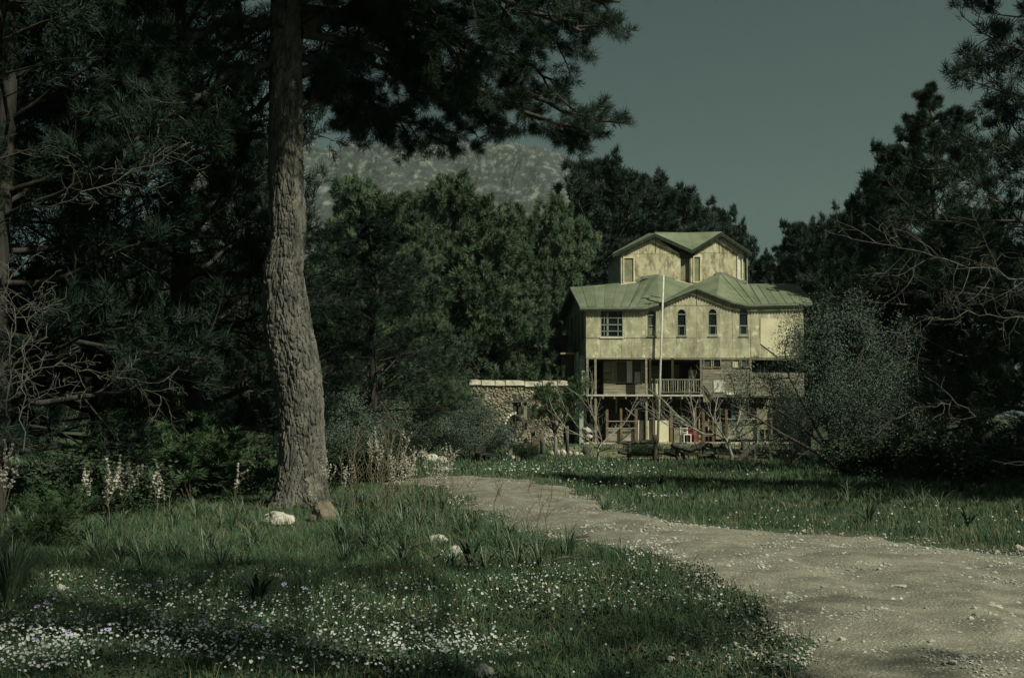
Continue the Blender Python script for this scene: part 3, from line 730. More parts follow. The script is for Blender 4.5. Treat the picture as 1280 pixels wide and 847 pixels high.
pbox('pane', 303, 84, 350, 178, vA + .02, .01, 'dim_glass', wo_)
pbox('curtain', 352, 76, 378, 181, vA - .035, .02, 'white_board', wo_, label='white curtain strip')
pbox('pane', 380, 84, 420, 178, vA + .02, .01, 'dim_glass', wo_)
pbox('curtain', 389, 130, 416, 180, vA - .035, .02, 'curtain', wo_)
pbox('curtain', 280, 76, 292, 176, vA - .05, .02, 'grey_board', wo_)
# set back wall behind the right part of the balcony
vB = 2.2
planks(uL1, uR, zF1, zF2 - .13, vB, 'wood_dark', .3, seed=3)
for (a, b, m_, y0, y1) in ((466, 500, 'wood_grey', 100, 236), (560, 600, 'grey_board', 95, 236), (604, 636, 'wood_dark', 90, 236)):
    pbox('door', a, y0, b, y1, vB - .06, .05, m_)
pbox('hanging_blanket', 642, 120, 680, 196, 1.2, .03, 'curtain')
pbox('hanging_blanket', 640, 196, 676, 232, 1.25, .03, 'grey_board')
pbox('partition', 683, 64, 708, 240, .12, .05, 'wood_dark')
hpart('partition', MB().box(uR - .05, uR, .2, DEP - .2, zF1, zF2 - .13), 'wood_dark')
hpart('first_floor_back', MB().box(.05, W - .05, 4.6, 4.66, zF1, zF2 - .13), 'wood_dark')
# posts and railing of the balcony
for (x, w, y0, y1, mat) in ((166, 11, 66, 238, 'wood_grey'), (204, 10, 66, 470, 'wood_grey'), (443, 9, 66, 470, 'wood_grey'), (461, 10, 66, 240, 'wood_dark'), (566, 11, 66, 240, 'wood_dark'), (700, 9, 66, 240, 'wood_grey')):
    (a, z1), (_, z0) = Z2(x, y0, .0), Z2(x, y1, .0); hpart('post', MB().bar((a, .02, max(z0, 0)), (a, .02, z1), w / 3.765 * .0433), mat)
rl = MB(); (a, z) = Z2(467, 166, -.03); (b, _) = Z2(705, 163, -.03)
rl.bar((a, -.03, z), (b, -.03, z), .06); rl.bar((a, -.03, zF1 + .14), (b, -.03, zF1 + .14), .04); ro = hpart('railing', rl, 'wood_grey')
for i in range(22):
    t = a + (b - a) * (i + .5) / 22; hpart('baluster', MB().bar((t, -.03, zF1 + .12), (t + rndh.uniform(-.02, .02), -.03, z), rndh.uniform(.022, .035)), rndh.choice(['wood_grey', 'pole', 'wood_grey']), ro)
for x in (476, 493):
    pbox('rag', x - 5, 185, x + 6, 236, -.08, .015, 'curtain', ro)
# plank wall on the right of the first floor
wB = [rect(712, 66, 752, 112, Z2), rect(757, 68, 796, 110, Z2), rect(847, 66, 886, 112, Z2), rect(888, 68, 930, 110, Z2)]
cuts = [(min(p[0] for p in q), max(p[0] for p in q), min(p[1] for p in q), max(p[1] for p in q)) for q in wB]
u2 = Z2(936, 150)[0]
planks(uR, u2, zF1 - .12, zF2 - .13, .02, 'wood_grey', .135, cuts, seed=7)
hpart('room_lining', MB().box(uR + .02, u2, .08, .10, zF1, zF2 - .13), 'wood_dark')
for q, gl_ in zip(wB, ('dim_glass', 'glass', 'curtain', 'dim_glass')):
    o = hpart('window', MB().prism(q, [shrink(q, .045)], front, -.02, .04), 'wood_grey'); plate('pane', shrink(q, .03), gl_, .045, .006, parent=o)
planks(u2 + .02, W, zF1 - .05, Z2(1000, 132)[1], .03, 'wood_grey', .14, seed=9)
hpart('room_lining', MB().box(u2 + .02, W, .09, .12, zF1, Z2(1000, 132)[1]), 'wood_dark')
(a, z1) = Z2(940, 70); hpart('post', MB().bar((u2, .0, zF1 - .1), (u2, .0, zF2 - .08), .09), 'wood_grey')
pbox('tin_sheet', 760, 170, 812, 226, -.03, .015, 'pole', label='small pale corrugated tin sheet')
pbox('pale_sill', 822, 226, 888, 238, -.04, .05, 'white_board')
pbox('tin_sheet', 712, 236, 752, 272, -.01, .02, 'grey_board')
# ground floor: posts, rails, panels against a dark back wall
vG = 2.0
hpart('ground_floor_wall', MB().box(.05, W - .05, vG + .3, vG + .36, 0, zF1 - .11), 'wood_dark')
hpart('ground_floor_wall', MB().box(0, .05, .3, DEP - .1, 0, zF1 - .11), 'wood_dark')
hpart('ground_slab', MB().box(-.2, W + .2, -.35, DEP, -.1, .08), 'cap')
for (x, y0, w, m_) in ((258, 306, 12, 'wood_red'), (326, 300, 11, 'wood_red'), (394, 306, 14, 'wood_red'), (436, 250, 12, 'wood_dark'), (478, 300, 10, 'wood_red'), (560, 290, 14, 'wood_red'), (672, 300, 13, 'wood_red'), (712, 310, 14, 'wood_red'), (757, 340, 10, 'wood_red'), (820, 306, 12, 'wood_red'), (968, 300, 11, 'wood_grey'), (1032, 300, 9, 'wood_grey')):
    (a, z1) = Z2(x, y0, .4); hpart('post', MB().bar((a, .4, .08), (a + rndh.uniform(-.03, .03), .4, z1), w / 3.765 * .0433), m_)
for (x0, x1, y) in ((258, 394, 362), (258, 394, 395), (712, 757, 385), (712, 757, 430), (820, 1040, 352)):
    (a, z) = Z2(x0, y, .38); (b, z_) = Z2(x1, y, .38); hpart('rail', MB().bar((a, .34, z), (b, .34, z_), .05), 'wood_grey')
pbox('low_board', 262, 400, 392, 455, .5, .03, 'wood_grey'); pbox('low_board', 402, 358, 432, 462, .5, .03, 'white_board')
pbox('low_board', 434, 358, 482, 462, .52, .03, 'curtain'); pbox('low_board', 486, 358, 550, 460, .36, .03, 'pale_board', label='clean pale yellow board')
pbox('grey_sheet', 770, 365, 868, 446, .5, .03, 'grey_board'); pbox('grey_sheet', 870, 370, 960, 446, .53, .03, 'grey_board')
pbox('low_board', 974, 306, 1036, 350, .5, .03, 'grey_board'); pbox('low_board', 974, 356, 1036, 400, .5, .03, 'wood_grey'); pbox('low_board', 720, 362, 752, 384, .5, .03, 'wood_red')
pbox('hanging_cloth', 440, 305, 472, 352, .7, .02, 'blue'); pbox('hanging_cloth', 404, 300, 418, 356, .65, .02, 'blue')
pbox('hanging_cloth', 845, 300, 862, 350, .7, .02, 'blue')
hpart('brace', MB().bar((Z2(345, 300, .3)[0], .3, Z2(345, 300, .3)[1]), (Z2(394, 340, .3)[0], .3, Z2(394, 340, .3)[1]), .05), 'wood_grey')
hpart('brace', MB().bar((Z2(712, 195, -.08)[0], -.08, Z2(712, 195)[1]), (Z2(765, 270, -.08)[0], -.08, Z2(765, 270)[1]), .07), 'wood_dark')
hpart('edge_board', MB().box(.0, uR, -.14, -.105, zF1 - .07, zF1 + .01), 'pole')

for (x, m_) in ((300, 'wood_grey'), (352, 'wood_dark'), (520, 'wood_grey'), (610, 'wood_grey'), (640, 'wood_dark'), (690, 'wood_grey'), (735, 'wood_grey'), (790, 'wood_grey'), (850, 'wood_grey'), (905, 'wood_dark'), (1000, 'wood_grey')):
    a, _ = Z2(x, 300, .9); hpart('prop', MB().bar((a, .9, .08), (a + rndh.uniform(-.06, .06), .9, zF1 - .12), rndh.uniform(.05, .08)), m_)
for (x0, y0, x1, y1) in ((500, 300, 560, 345), (600, 300, 672, 330), (830, 305, 900, 330)):
    (a, z), (b, z_) = Z2(x0, y0, .6), Z2(x1, y1, .6); hpart('brace', MB().bar((a, .6, z), (b, .6, z_), .05), 'wood_grey')
for i, (x0, y0, x1, y1, m_) in enumerate(((574, 395, 600, 462, 'grey_board'), (606, 340, 650, 372, 'wood_grey'), (690, 395, 706, 462, 'wood_grey'), (560, 320, 580, 360, 'dim_glass'), (884, 300, 930, 346, 'dim_glass'), (486, 250, 540, 290, 'wood_grey'), (280, 330, 318, 360, 'wood_dark'), (335, 402, 386, 430, 'curtain'))):
    pbox('stored_board', x0, y0, x1, y1, .75 + .05 * (i % 3), .03, m_)
# main roof: folded sheets
OV = -.22
def RZ(x, y, v): u, z = Z1(x, y, v); return Vector((u, v, z))
E0 = RZ(132, 428, OV); E1 = RZ(440, 427, OV); EP = RZ(680, 333, OV); E2 = RZ(925, 415, OV); E3 = RZ(1225, 408, OV)
c1 = RZ(505, 408, OV); c2 = RZ(585, 371, OV); d2 = RZ(775, 370, OV); d1 = RZ(850, 400, OV)
VT = 2.4
R0 = RZ(86, 337, 2.9); R1 = RZ(325, 337, 2.9); T1 = RZ(498, 279, VT); MM = RZ(660, 323, VT); T2 = RZ(792, 269, VT); R2 = RZ(930, 322, 2.9); R3 = RZ(1158, 322, 2.9)
def sheet(pts, th=.04, n=1, label=None, mat='roof'):
    """one roofing sheet (planar or folded fan) with thickness; n splits it into strips along its first edge"""
    pts = [Vector(p) for p in pts]
    top = [tuple(p) for p in pts]; bot = [tuple(p - Vector((0, 0, th))) for p in pts]; k = len(pts)
    m_ = MB(); tri = [(0, i, i + 1) for i in range(1, k - 1)]
    m_.add(top + bot, [t for t in tri] + [tuple(k + i for i in reversed(t)) for t in tri] + [(i, (i + 1) % k, (i + 1) % k + k, i + k) for i in range(k)])
    return hpart('roof_sheet', m_, mat, label=label)
def strips(a, b, c, d, n, label=None, mat='roof', wob=.0):
    for i in range(n + 1):
        p = a.lerp(b, i / n); q = d.lerp(c, i / n); hpart('roof_batten', MB().bar(p + Vector((0, 0, .015)), q + Vector((0, 0, .015)), .035, .03), 'roof')
    strips_(a, b, c, d, n, label, mat)
def strips_(a, b, c, d, n, label=None, mat='roof'):
    """quad a-b (eave) / d-c (ridge) cut into n lapped strips running up the slope"""
    for i in range(n):
        t0, t1 = i / n, (i + 1) / n + .004; up = Vector((0, 0, .012 * (i % 2)))
        sheet([a.lerp(b, t0) + up, a.lerp(b, min(t1, 1)) + up, d.lerp(c, min(t1, 1)) + up, d.lerp(c, t0) + up], mat=mat)
strips(E0, E0.lerp(E1, .75), T1.lerp(R1, .45), R0, 6)
E1m = E0.lerp(E1, .75); Tm = T1.lerp(R1, .45)
strips(E1m, E1, T1, Tm, 2)
sheet([E1, c1, T1]); sheet([c1, MM, T1]);
sheet([c1, c2, MM]); sheet([c2, EP, MM]); sheet([EP, d2, MM]); sheet([d2, T2, MM]); sheet([d2, d1, T2]); sheet([d1, E2, T2])
E2m = E2.lerp(E3, .2)
strips(E2, E2m, R2, T2, 2); strips(E2m, E3, R3, R2, 6)
# rear slope and the roof under the tower
B0 = Vector((R0.x - .1, DEP + .3, R0.z - 1.4)); B1 = Vector((R3.x + .1, DEP + .3, R3.z - 1.4))
strips(R0, R3, B1, B0, 8)
hpart('ridge_cap', MB().bar(R0 + Vector((0, 0, .02)), R1 + Vector((0, 0, .02)), .09, .05), 'trimgrey')
hpart('ridge_cap', MB().bar(R2 + Vector((0, 0, .02)), R3 + Vector((0, 0, .02)), .09, .05), 'trimgrey')
# the gable boards at the left end
gE = Vector((E0.x, DEP + .3, E0.z)); R0f = R0 - Vector((0, 0, .06))
hpart('bargeboard', MB().bar(E0 - Vector((0, 0, .08)), R0f, .05, .16), 'trimgrey'); hpart('bargeboard', MB().bar(R0f, B0 - Vector((0, 0, .08)), .05, .16), 'trimgrey')

def scallops(line, per, dep, band, bmat='trimgrey'):
    """eave board following a line of 3-D points, with half-round teeth below"""
    band_mb = MB(); teeth = MB(); N_ = 6; dn = Vector((0, 0, -1)); off = Vector((0, -.022, 0))
    for a, b in zip(line[:-1], line[1:]):
        a = Vector(a); b = Vector(b); L_ = (b - a).length; d = (b - a) / L_
        band_mb.add([a, b, b + dn * band, a + dn * band, a + off, b + off, b + dn * band + off, a + dn * band + off], [(0, 1, 2, 3), (7, 6, 5, 4), (0, 4, 5, 1), (2, 6, 7, 3), (1, 5, 6, 2), (0, 3, 7, 4)])
        n = max(1, round(L_ / per)); w = L_ / n
        for i in range(n):
            c = a + d * (w * (i + .5)) + dn * (band - .01) - Vector((0, .012, 0)); ring = [c + d * (math.cos(math.pi * k / N_) * w * .47) + dn * (math.sin(math.pi * k / N_) * dep) for k in range(N_ + 1)]
            th = Vector((0, .008, 0))
            teeth.add([p - th for p in ring] + [p + th for p in ring], [tuple(range(N_ + 1)), tuple(range(2 * N_ + 1, N_, -1))] + [(k, k + 1, k + N_ + 2, k + N_ + 1) for k in range(N_)])
    o = hpart('eave_board', band_mb, bmat); t = hpart('scalloped_trim', teeth, 'scallop', o); t['kind'] = 'stuff'; return o
dz = Vector((0, -.01, -.035)); scallops([p + dz for p in (E0, E1, c1, c2, EP, d2, d1, E2, E3)], .165, .13, .07)
side_line = [Vector((E0.x - .01, v, E0.z - .04)) for v in (OV, 0.3)]
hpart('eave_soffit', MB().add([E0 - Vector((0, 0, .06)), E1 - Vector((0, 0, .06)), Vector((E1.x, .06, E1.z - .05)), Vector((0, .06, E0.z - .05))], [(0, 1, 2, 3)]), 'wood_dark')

# tower
VTf = 2.6
def T3(x, y, v=VTf): return Z3(x, y, v)
zt0 = T3(170, 552)[1] - .9
TD = 4.0
def tp(name, pts, mat, v=VTf, th=.05, holes=(), label=None, parent=None): return plate(name, pts, mat, v, th, holes, parent, label)
ztop = T3(600, 305)[1]
# left gable: lower panels and two upper ones
def base(x): return zt0
def tq(x0, x1, yt): a, z = T3(x0, yt); b, z2 = T3(x1, yt); return [(a + g, zt0), (b - g, zt0), (b - g, z2 - g), (a + g, z - g)]
wl = [T3(192, 530), T3(268, 530), T3(268, 336), T3(192, 336)]
tp('tower_panel', tq(165, 285, 306), 'plaster_up', holes=[wl]); tp('tower_panel', tq(285, 445, 306), 'plaster_up', VTf - .012); tp('tower_panel', tq(445, 610, 306), 'plaster_up', VTf - .004)
tp('gable_panel', [T3(168, 304), T3(442, 304), T3(442, 180), T3(400, 196)], 'plaster_up', VTf - .006); tp('gable_panel', [T3(447, 304), T3(640, 304), T3(470, 190), T3(447, 180)], 'plaster_up')
def tframe(poly, board, v=VTf, label=None):
    o = hpart('tower_window', MB().prism([(p[0] + dx, p[1] + dz_) for p, dx, dz_ in zip(poly, (-.05, .05, .05, -.05), (-.05, -.05, .05, .05))], [shrink(poly, .01)], front, v - .04, v - .005), 'pale_board')
    plate('boarding', shrink(poly, .004), board, v + .02, .02, parent=o, label=label)
tframe(wl, 'grey_board')
# notch between the gables
tp('tower_panel', tq(610, 645, 310), 'plaster_up', VTf + .02)
tp('notch_door', [T3(645, 540, VTf + .22), T3(722, 556, VTf + .22), T3(722, 330, VTf + .22), T3(645, 330, VTf + .22)], 'grey_board', VTf + .22)
hpart('notch_side', MB().box(T3(722, 400)[0] - .02, T3(722, 400)[0], VTf, VTf + .24, zt0, ztop + .05), 'plaster_up')
hpart('notch_head', MB().box(T3(640, 400)[0], T3(760, 400)[0], VTf - .02, VTf + .3, T3(700, 335)[1], T3(700, 300)[1] + .1), 'wood_dark')
wr = [T3(752, 528), T3(800, 522), T3(800, 326), T3(752, 326)]
tp('tower_panel', tq(724, 822, 300), 'plaster_up', VTf - .008, holes=[wr]); tframe(wr, 'grey_board', VTf - .008)
w3 = [T3(1102, 505), T3(1134, 505), T3(1134, 322), T3(1102, 322)]
tp('tower_panel', tq(824, 955, 298), 'plaster_up', VTf); tp('tower_panel', tq(955, 1148, 298), 'plaster_up', VTf - .006, holes=[w3]); tframe(w3, 'white_board', VTf - .006, 'white board filling the right tower window')
tp('gable_panel', [T3(770, 296), T3(950, 296), T3(950, 172), T3(930, 180)], 'plaster_up', VTf - .004); tp('gable_panel', [T3(956, 296), T3(1160, 296), T3(985, 178), T3(956, 172)], 'plaster_up', VTf - .008)
ut0 = T3(165, 400)[0]; ut1 = T3(1150, 400)[0]; ut2 = T3(1176, 400)[0]
hpart('corner_board', MB().box(ut1 + .003, ut2, VTf + .15, VTf + .2, zt0, ztop + .1), 'grey_board')
hpart('tower_side', MB().box(ut0, ut0 + .05, VTf + .053, VTf + TD, zt0, ztop), 'side'); hpart('tower_side', MB().box(ut2, ut2 + .05, VTf + .053, VTf + TD, zt0, ztop), 'side')
hpart('tower_back', MB().box(ut0, ut2, VTf + TD, VTf + TD + .05, zt0, ztop), 'plaster_up')
hpart('tower_lining', MB().box(ut0 + .06, ut2 - .02, VTf + .30, VTf + .33, zt0, ztop), 'wood_dark')
# pale sill boards at the foot of the notch, dark flashing where the roof meets the tower
def strip3(name, a, b, mat, w=.06, v=VTf - .05):
    (u0, z0), (u1, z1) = T3(*a, v), T3(*b, v); hpart(name, MB().bar((u0, v, z0), (u1, v, z1), .05, w), mat)
strip3('sill_board', (602, 512), (742, 552), 'pale_board', .08, VTf - .12); strip3('sill_board', (742, 552), (832, 524), 'pale_board', .08, VTf - .12)
strip3('sill_board', (165, 548), (288, 528), 'pale_board', .08, VTf - .12)
for a, b in (((288, 520), (330, 500)), ((325, 496), (455, 476)), ((455, 476), (600, 516)), ((832, 520), (925, 480)), ((925, 458), (1000, 466)), ((1000, 466), (1110, 516)), ((1110, 520), (1180, 526))):
    strip3('flashing', a, b, 'trimgrey', .16, VTf - .10)
# tower roof
OT = VTf - .24
def T3v(x, y, v): u, z = Z3(x, y, v); return Vector((u, v, z))
GLP = T3v(440, 136, OT); GLe = T3v(100, 300, OT); VAL = T3v(738, 268, OT); GRP = T3v(968, 128, OT); GRe = T3v(1214, 292, OT)
rb = 1.3
KB0 = T3v(350, 142, OT + rb); KB1 = T3v(440, 128, OT + rb); KB2 = T3v(975, 124, OT + rb); KV = T3v(700, 132, OT + rb)
BK = VTf + TD + .3
BL = Vector((GLe.x + .1, BK, GLe.z)); BR = Vector((GRe.x, BK, GRe.z))
BLP = Vector((GLP.x, BK, GLP.z)); BRP = Vector((GRP.x, BK, GRP.z)); BV = Vector((VAL.x, BK, VAL.z))
strips(GLe, BL, BLP, KB0.lerp(GLP, .5), 3); sheet([GLe, KB0.lerp(GLP, .5), GLP])
sheet([GLP, VAL, KV, KB1]); sheet([VAL, GRP, KB2]); sheet([VAL, KB2, KV], mat='roof')
sheet([KB1, KV, Vector((KV.x, BK, VAL.z + .2)), BLP]); sheet([KV, KB2, BRP, Vector((KV.x, BK, VAL.z + .2))])
sheet([GRP, GRe, BR, BRP])
scallops([p + Vector((0, -.01, -.03)) for p in (GLe, GLP, VAL, GRP, GRe)], .15, .11, .13, 'scallop')
hpart('eave_beam', MB().bar((GLe.x - .05, OT + .1, GLe.z - .05), (ut0 + .1, VTf + .1, GLe.z - .12), .07), 'trimgrey')
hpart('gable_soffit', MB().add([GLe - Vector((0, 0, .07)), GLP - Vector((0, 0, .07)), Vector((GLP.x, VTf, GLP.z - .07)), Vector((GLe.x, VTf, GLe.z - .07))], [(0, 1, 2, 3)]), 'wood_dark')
# left annex: dark side balcony with a stove pipe
def An(px, py, v): return Hc(px, py, v)
va = 3.0
def abox(name, x0, y0, x1, y1, v, th, mat): (a, z1), (b, z0) = Z1(x0, y0, v), Z1(x1, y1, v); hpart(name, MB().box(a, b, v, v + th, z0, z1), mat)
abox('annex_wall', 36, 562, 76, 1060, va, 3.0, 'wood_dark'); abox('annex_roof', 18, 560, 80, 568, va - .2, 3.2, 'wood_dark')
abox('stove_pipe', 32, 515, 44, 560, va + .3, .15, 'metal_dark'); abox('annex_wall', 44, 648, 108, 1060, 1.2, 1.7, 'wood_dark'); abox('annex_roof', 40, 642, 110, 650, 1.0, 2.0, 'wood_grey')
abox('annex_post', 106, 655, 112, 1060, 1.1, .06, 'side'); abox('annex_board', 114, 640, 128, 1060, .6, .04, 'side'); abox('annex_board', 132, 655, 152, 1060, .5, .04, 'side')
(a, z1), (b, z0) = Z1(128, 668, .4), Z1(156, 1060, .4); hpart('annex_board', MB().box(a, b, .4, .44, 0, z1), 'side')

# ------------------------------------------------------------------ shrubs and small trees
def shrub_proto(seed, H, RX, n_stems, n_clump, per, L, W, mat, stem_mat, stem_r=.04, low=.12, needle=False):
    """leafy shrub: splayed stems, leaf clumps filling an uneven dome"""
    rnd = random.Random(seed); rng = np.random.default_rng(seed); mb = MB(); tips = []
    for i in range(n_stems):
        az = i * 2.4 + rnd.random(); el = rnd.uniform(.7, 2.4)
        spray(rnd, (rnd.gauss(0, .05), rnd.gauss(0, .05), -.1), Vector((math.cos(az), math.sin(az), el)), H * rnd.uniform(.55, .95), mb, stem_r, tips, 2, 6, 5, up=.35, bend=.4)
    tp = np.array([t[0] for t in tips]); 
    cl = rng.normal(size=(n_clump, 3)); cl = unit(cl) * rng.uniform(.35, 1, (n_clump, 1)) ** .6 * np.array([RX, RX, H * .5 * (1 - low)]) + np.array([0, 0, H * (.5 + low / 2)])
    lob = np.array([noise.noise(Vector(tuple(c * 1.7 / max(RX, 1) * 1.5))) for c in cl]); cl = cl[lob > -.06]
    pts = np.concatenate([tp, cl])
    pts = pts[pts[:, 2] > .05]
    if needle:
        d = unit(np.concatenate([np.array([t[1] for t in tips]), unit(cl - np.array([0, 0, H * .3]))])[:len(pts)] + np.array([0, 0, .4])); V, F = needles(rng, pts, d, per, L, W, .7)
    else: V, F = leaves(rng, pts, per, .11 * max(RX, 1) ** .5, L, W)
    print('shrub', seed, len(F))
    return mb.mesh('stems', M[stem_mat], True, fix=False), np_mesh('foliage', V, F, M[mat])
def place_shrub(proto, name, label, x, y, s, sz=None, rz=0, group=None, cat='bush'):
    t = thing(name, label, cat, (x, y, hz(x, y) - .02), rz, group); t.scale = (s, s, sz or s)
    link('stems', proto[0], t); link('foliage', proto[1], t); return t
OLIVE = shrub_proto(31, 5.4, 2.1, 7, 1500, 24, .085, .026, 'olive_leaf', 'bark_far', .07)
BUSH = shrub_proto(32, 3.0, 1.35, 8, 900, 16, .085, .03, 'olive_leaf', 'bark_far', .035, low=.02)
DARKB = shrub_proto(33, 2.0, 1.2, 6, 500, 12, .11, .05, 'leaf_dark', 'bark_far', .03, low=0)
YOUNG = shrub_proto(34, 3.0, .95, 9, 260, 14, .20, .02, 'needle_young', 'bark_far', .03, low=0, needle=True)
def ax_(px, Y): return P(px, 500, Y).x
place_shrub(OLIVE, 'olive_tree', 'large grey green olive tree in front of the right end of the house', ax_(1052, 33), 33, .88, .95, .4, cat='tree')
place_shrub(OLIVE, 'olive_tree', 'slim small olive sapling at the left side of the large olive', ax_(985, 36), 36, .28, .42, 3.4, cat='tree')
place_shrub(OLIVE, 'olive_tree', 'shaded olive tree right of the large one, under the right pines', ax_(1128, 36), 36, .7, .66, 2.4, cat='tree')
place_shrub(BUSH, 'olive_bush', 'round grey green bush beside the small dark chair', ax_(588, 42), 42, .95, .68, .4)
place_shrub(BUSH, 'olive_bush', 'taller grey bush behind the round one, before the ruined wall', ax_(572, 50), 50, .62, 1.12, 2.2)
place_shrub(BUSH, 'olive_bush', 'grey green bush in the shade left of the pale rock pile', ax_(470, 40), 40, .95, .8, 1.2)
place_shrub(BUSH, 'olive_bush', 'half hidden bush at the right foot of the big trunk', ax_(432, 33), 33, .8, .75, 3.2)
place_shrub(YOUNG, 'young_pine', 'young bright green pine at the left corner of the house', ax_(693, 46), 46, .85, .85, .4, cat='tree').location.z += .95
place_shrub(YOUNG, 'young_pine', 'bright green young pine left of the round grey bush', ax_(524, 44), 44, 1.0, .95, 1.4, cat='tree')
place_shrub(YOUNG, 'young_pine', 'slim young pine poking up behind the grey bushes', ax_(566, 54), 54, .8, 1.35, 2.4, cat='tree')
place_shrub(YOUNG, 'young_pine', 'low feathery young pine in the shade left of the big trunk', ax_(245, 20), 20, .95, .58, 3.0, cat='tree')
place_shrub(YOUNG, 'young_pine', 'small feathery pine seedling at the left behind the asphodels', ax_(62, 14), 14, .45, .30, .4, cat='tree')
place_shrub(DARKB, 'dark_bush', 'dark leafy bush under the big olive at the roadside grass', ax_(1090, 29), 29, .9, .55, .4)
place_shrub(DARKB, 'dark_bush', 'dark bush in the deep shade at the right edge', ax_(1190, 27), 27, 1.0, .6, 1.9)
place_shrub(DARKB, 'dark_bush', 'dark bush at the very right below the bare twigs', ax_(1262, 28), 28, 1.1, .7, 4.2)
place_shrub(DARKB, 'dark_bush', 'dark bush behind the asphodels in front of the left pines', ax_(130, 18), 18, .9, .5, 2.9)
place_shrub(DARKB, 'dark_bush', 'dark undergrowth bush just left of the big trunk base', ax_(295, 22), 22, .8, .55, 5.0)
place_shrub(DARKB, 'dark_bush', 'dark bush filling the corner behind the big trunk', ax_(455, 27), 27, .8, .5, .1)
place_shrub(DARKB, 'dark_bush', 'low dark bush by the log fence, left of the second fig', ax_(800, 44), 44, .55, .35, .1)
# the young pine by the house stands on a bare stem
yp = [o for o in scene.objects if o.get('label') == 'young bright green pine at the left corner of the house'][0]
mb = MB(); mb.tube([(0, 0, -1.2), (.05, 0, -.5), (0, 0, .4)], [.1, .08, .06], 8); mb.build('trunk', M['fig'], yp, True)

# bare fig trees
def fig(label, base, forks, seed, Y, lvl_L=1.0, n=7):
    rnd = random.Random(seed); b = P(base[0], base[1], Y); z0 = hz(b.x, Y); t = thing('bare_fig_tree', label, 'tree', (b.x, Y, z0), 0, 'bare fig trees before the house')
    off = Vector((b.x, Y, b.z)); mb = MB(); tips = []
    for fk in forks:
        pts = [P(x, y, Y + dy) - off for x, y, dy in fk[1:]]; r = fk[0]; pts = [p for p in pts]
        mb.tube(pts, [r * .44 * (1 - .6 * i / (len(pts) - 1)) for i in range(len(pts))], 8, cap=False)
        m = len(pts) - 1
        if r < .09:
            for k in range(n):
                q = (k + rnd.random()) / n; i = min(int(q * m), m - 1); p = pts[i].lerp(pts[i + 1], q * m - i); d = (pts[i + 1] - pts[i]).normalized()
                sv = Vector((rnd.gauss(0, .8), rnd.gauss(0, .8), rnd.gauss(.3, .5)))
                spray(rnd, p, d + sv * .55, lvl_L * rnd.uniform(.5, 1.0), mb, r * .20, tips, 2, 5, 4, up=.5, bend=.35)
            spray(rnd, pts[-1], (pts[-1] - pts[-2]).normalized(), lvl_L * .8, mb, r * .20, tips, 2, 5, 4, up=.4, bend=.35)
    mb.build('trunk', M['fig'], t, True); return t
fig('bare pale fig tree near the left end of the log fence', (748, 583), [
    (.14, (748, 585, 0), (748, 575, 0), (747, 564, 0)), (.07, (747, 566, 0), (738, 557, .2), (724, 549, .5), (708, 541, .8), (697, 526, 1)), (.06, (747, 566, 0), (752, 556, -.2), (748, 540, -.3), (738, 520, -.4), (724, 500, -.5)),
    (.06, (747, 566, 0), (756, 556, .2), (768, 546, .4), (780, 535, .5), (788, 522, .6)), (.05, (748, 570, 0), (760, 566, -.4), (772, 558, -.7), (782, 552, -1)), (.05, (748, 545, 0), (742, 528, .2), (738, 512, .3), (740, 495, .4)),
    (.045, (733, 552, .3), (720, 536, -.2), (706, 515, -.4), (700, 500, -.5))], 1, 39, 1.0)
fig('large bare fig tree with a leaning white trunk in the middle of the log fence', (915, 580), [
    (.15, (914, 582, 0), (915, 572, 0), (911, 560, 0), (908, 552, 0)), (.085, (908, 553, 0), (898, 546, .2), (880, 545, .4), (868, 538, .6), (850, 524, .8), (838, 512, 1), (826, 500, 1.1)), (.07, (908, 553, 0), (900, 540, -.3), (890, 525, -.6), (884, 508, -.8), (880, 495, -1)),
    (.08, (908, 553, 0), (916, 542, .2), (923, 528, .4), (927, 512, .6), (934, 496, .8)), (.07, (910, 555, 0), (925, 548, -.4), (940, 540, -.8), (958, 528, -1.1), (972, 512, -1.3)), (.06, (868, 540, .5), (868, 528, 1), (866, 512, 1.2), (862, 498, 1.3)),
    (.05, (880, 545, .4), (862, 535, .2), (842, 530, 0), (824, 520, -.2)), (.05, (916, 545, .2), (930, 535, .6), (948, 520, .9), (962, 505, 1.1)), (.05, (898, 546, 0), (893, 520, .8), (897, 500, 1), (902, 488, 1.1)), (.05, (868, 538, .6), (856, 540, .9), (838, 536, 1.2), (820, 524, 1.4))], 2, 38.5, 1.1, 9)
# dead grey twiggy boughs hanging at the right and left edges
def twigs(label, pts, seed, r=.035, n=12, L=1.0, name='bare_bough', mat='dead_wood', cat='dead bough'):
    rnd = random.Random(seed); q = [P(*p) for p in pts]; o = q[0].copy(); mb = MB(); tips = []; m = len(q) - 1; q = [p - o for p in q]
    r *= .34; fine = [q[i].lerp(q[i + 1], k / 4) + Vector((rnd.gauss(0, .03), rnd.gauss(0, .03), rnd.gauss(0, .03))) for i in range(m) for k in range(4)] + [q[m]]; q = fine; m = len(q) - 1; n = int(n * 1.6)
    mb.tube(q, [r * (1 - .7 * i / m) for i in range(m + 1)], 6, cap=False)
    for k in range(n):
        t = (k + rnd.random()) / n; i = min(int(t * m), m - 1); d = (q[i + 1] - q[i]).normalized()
        spray(rnd, q[i].lerp(q[i + 1], t * m - i), d + Vector((rnd.gauss(0, .5), rnd.gauss(0, .5), rnd.gauss(-.2, .6))), L * rnd.uniform(.3, .8), mb, r * .5, tips, 2, 5, 5, up=-.2, bend=.7)
    t = tag(mb.build(name, M[mat], None, True), label, cat); t.location = o
GB = None
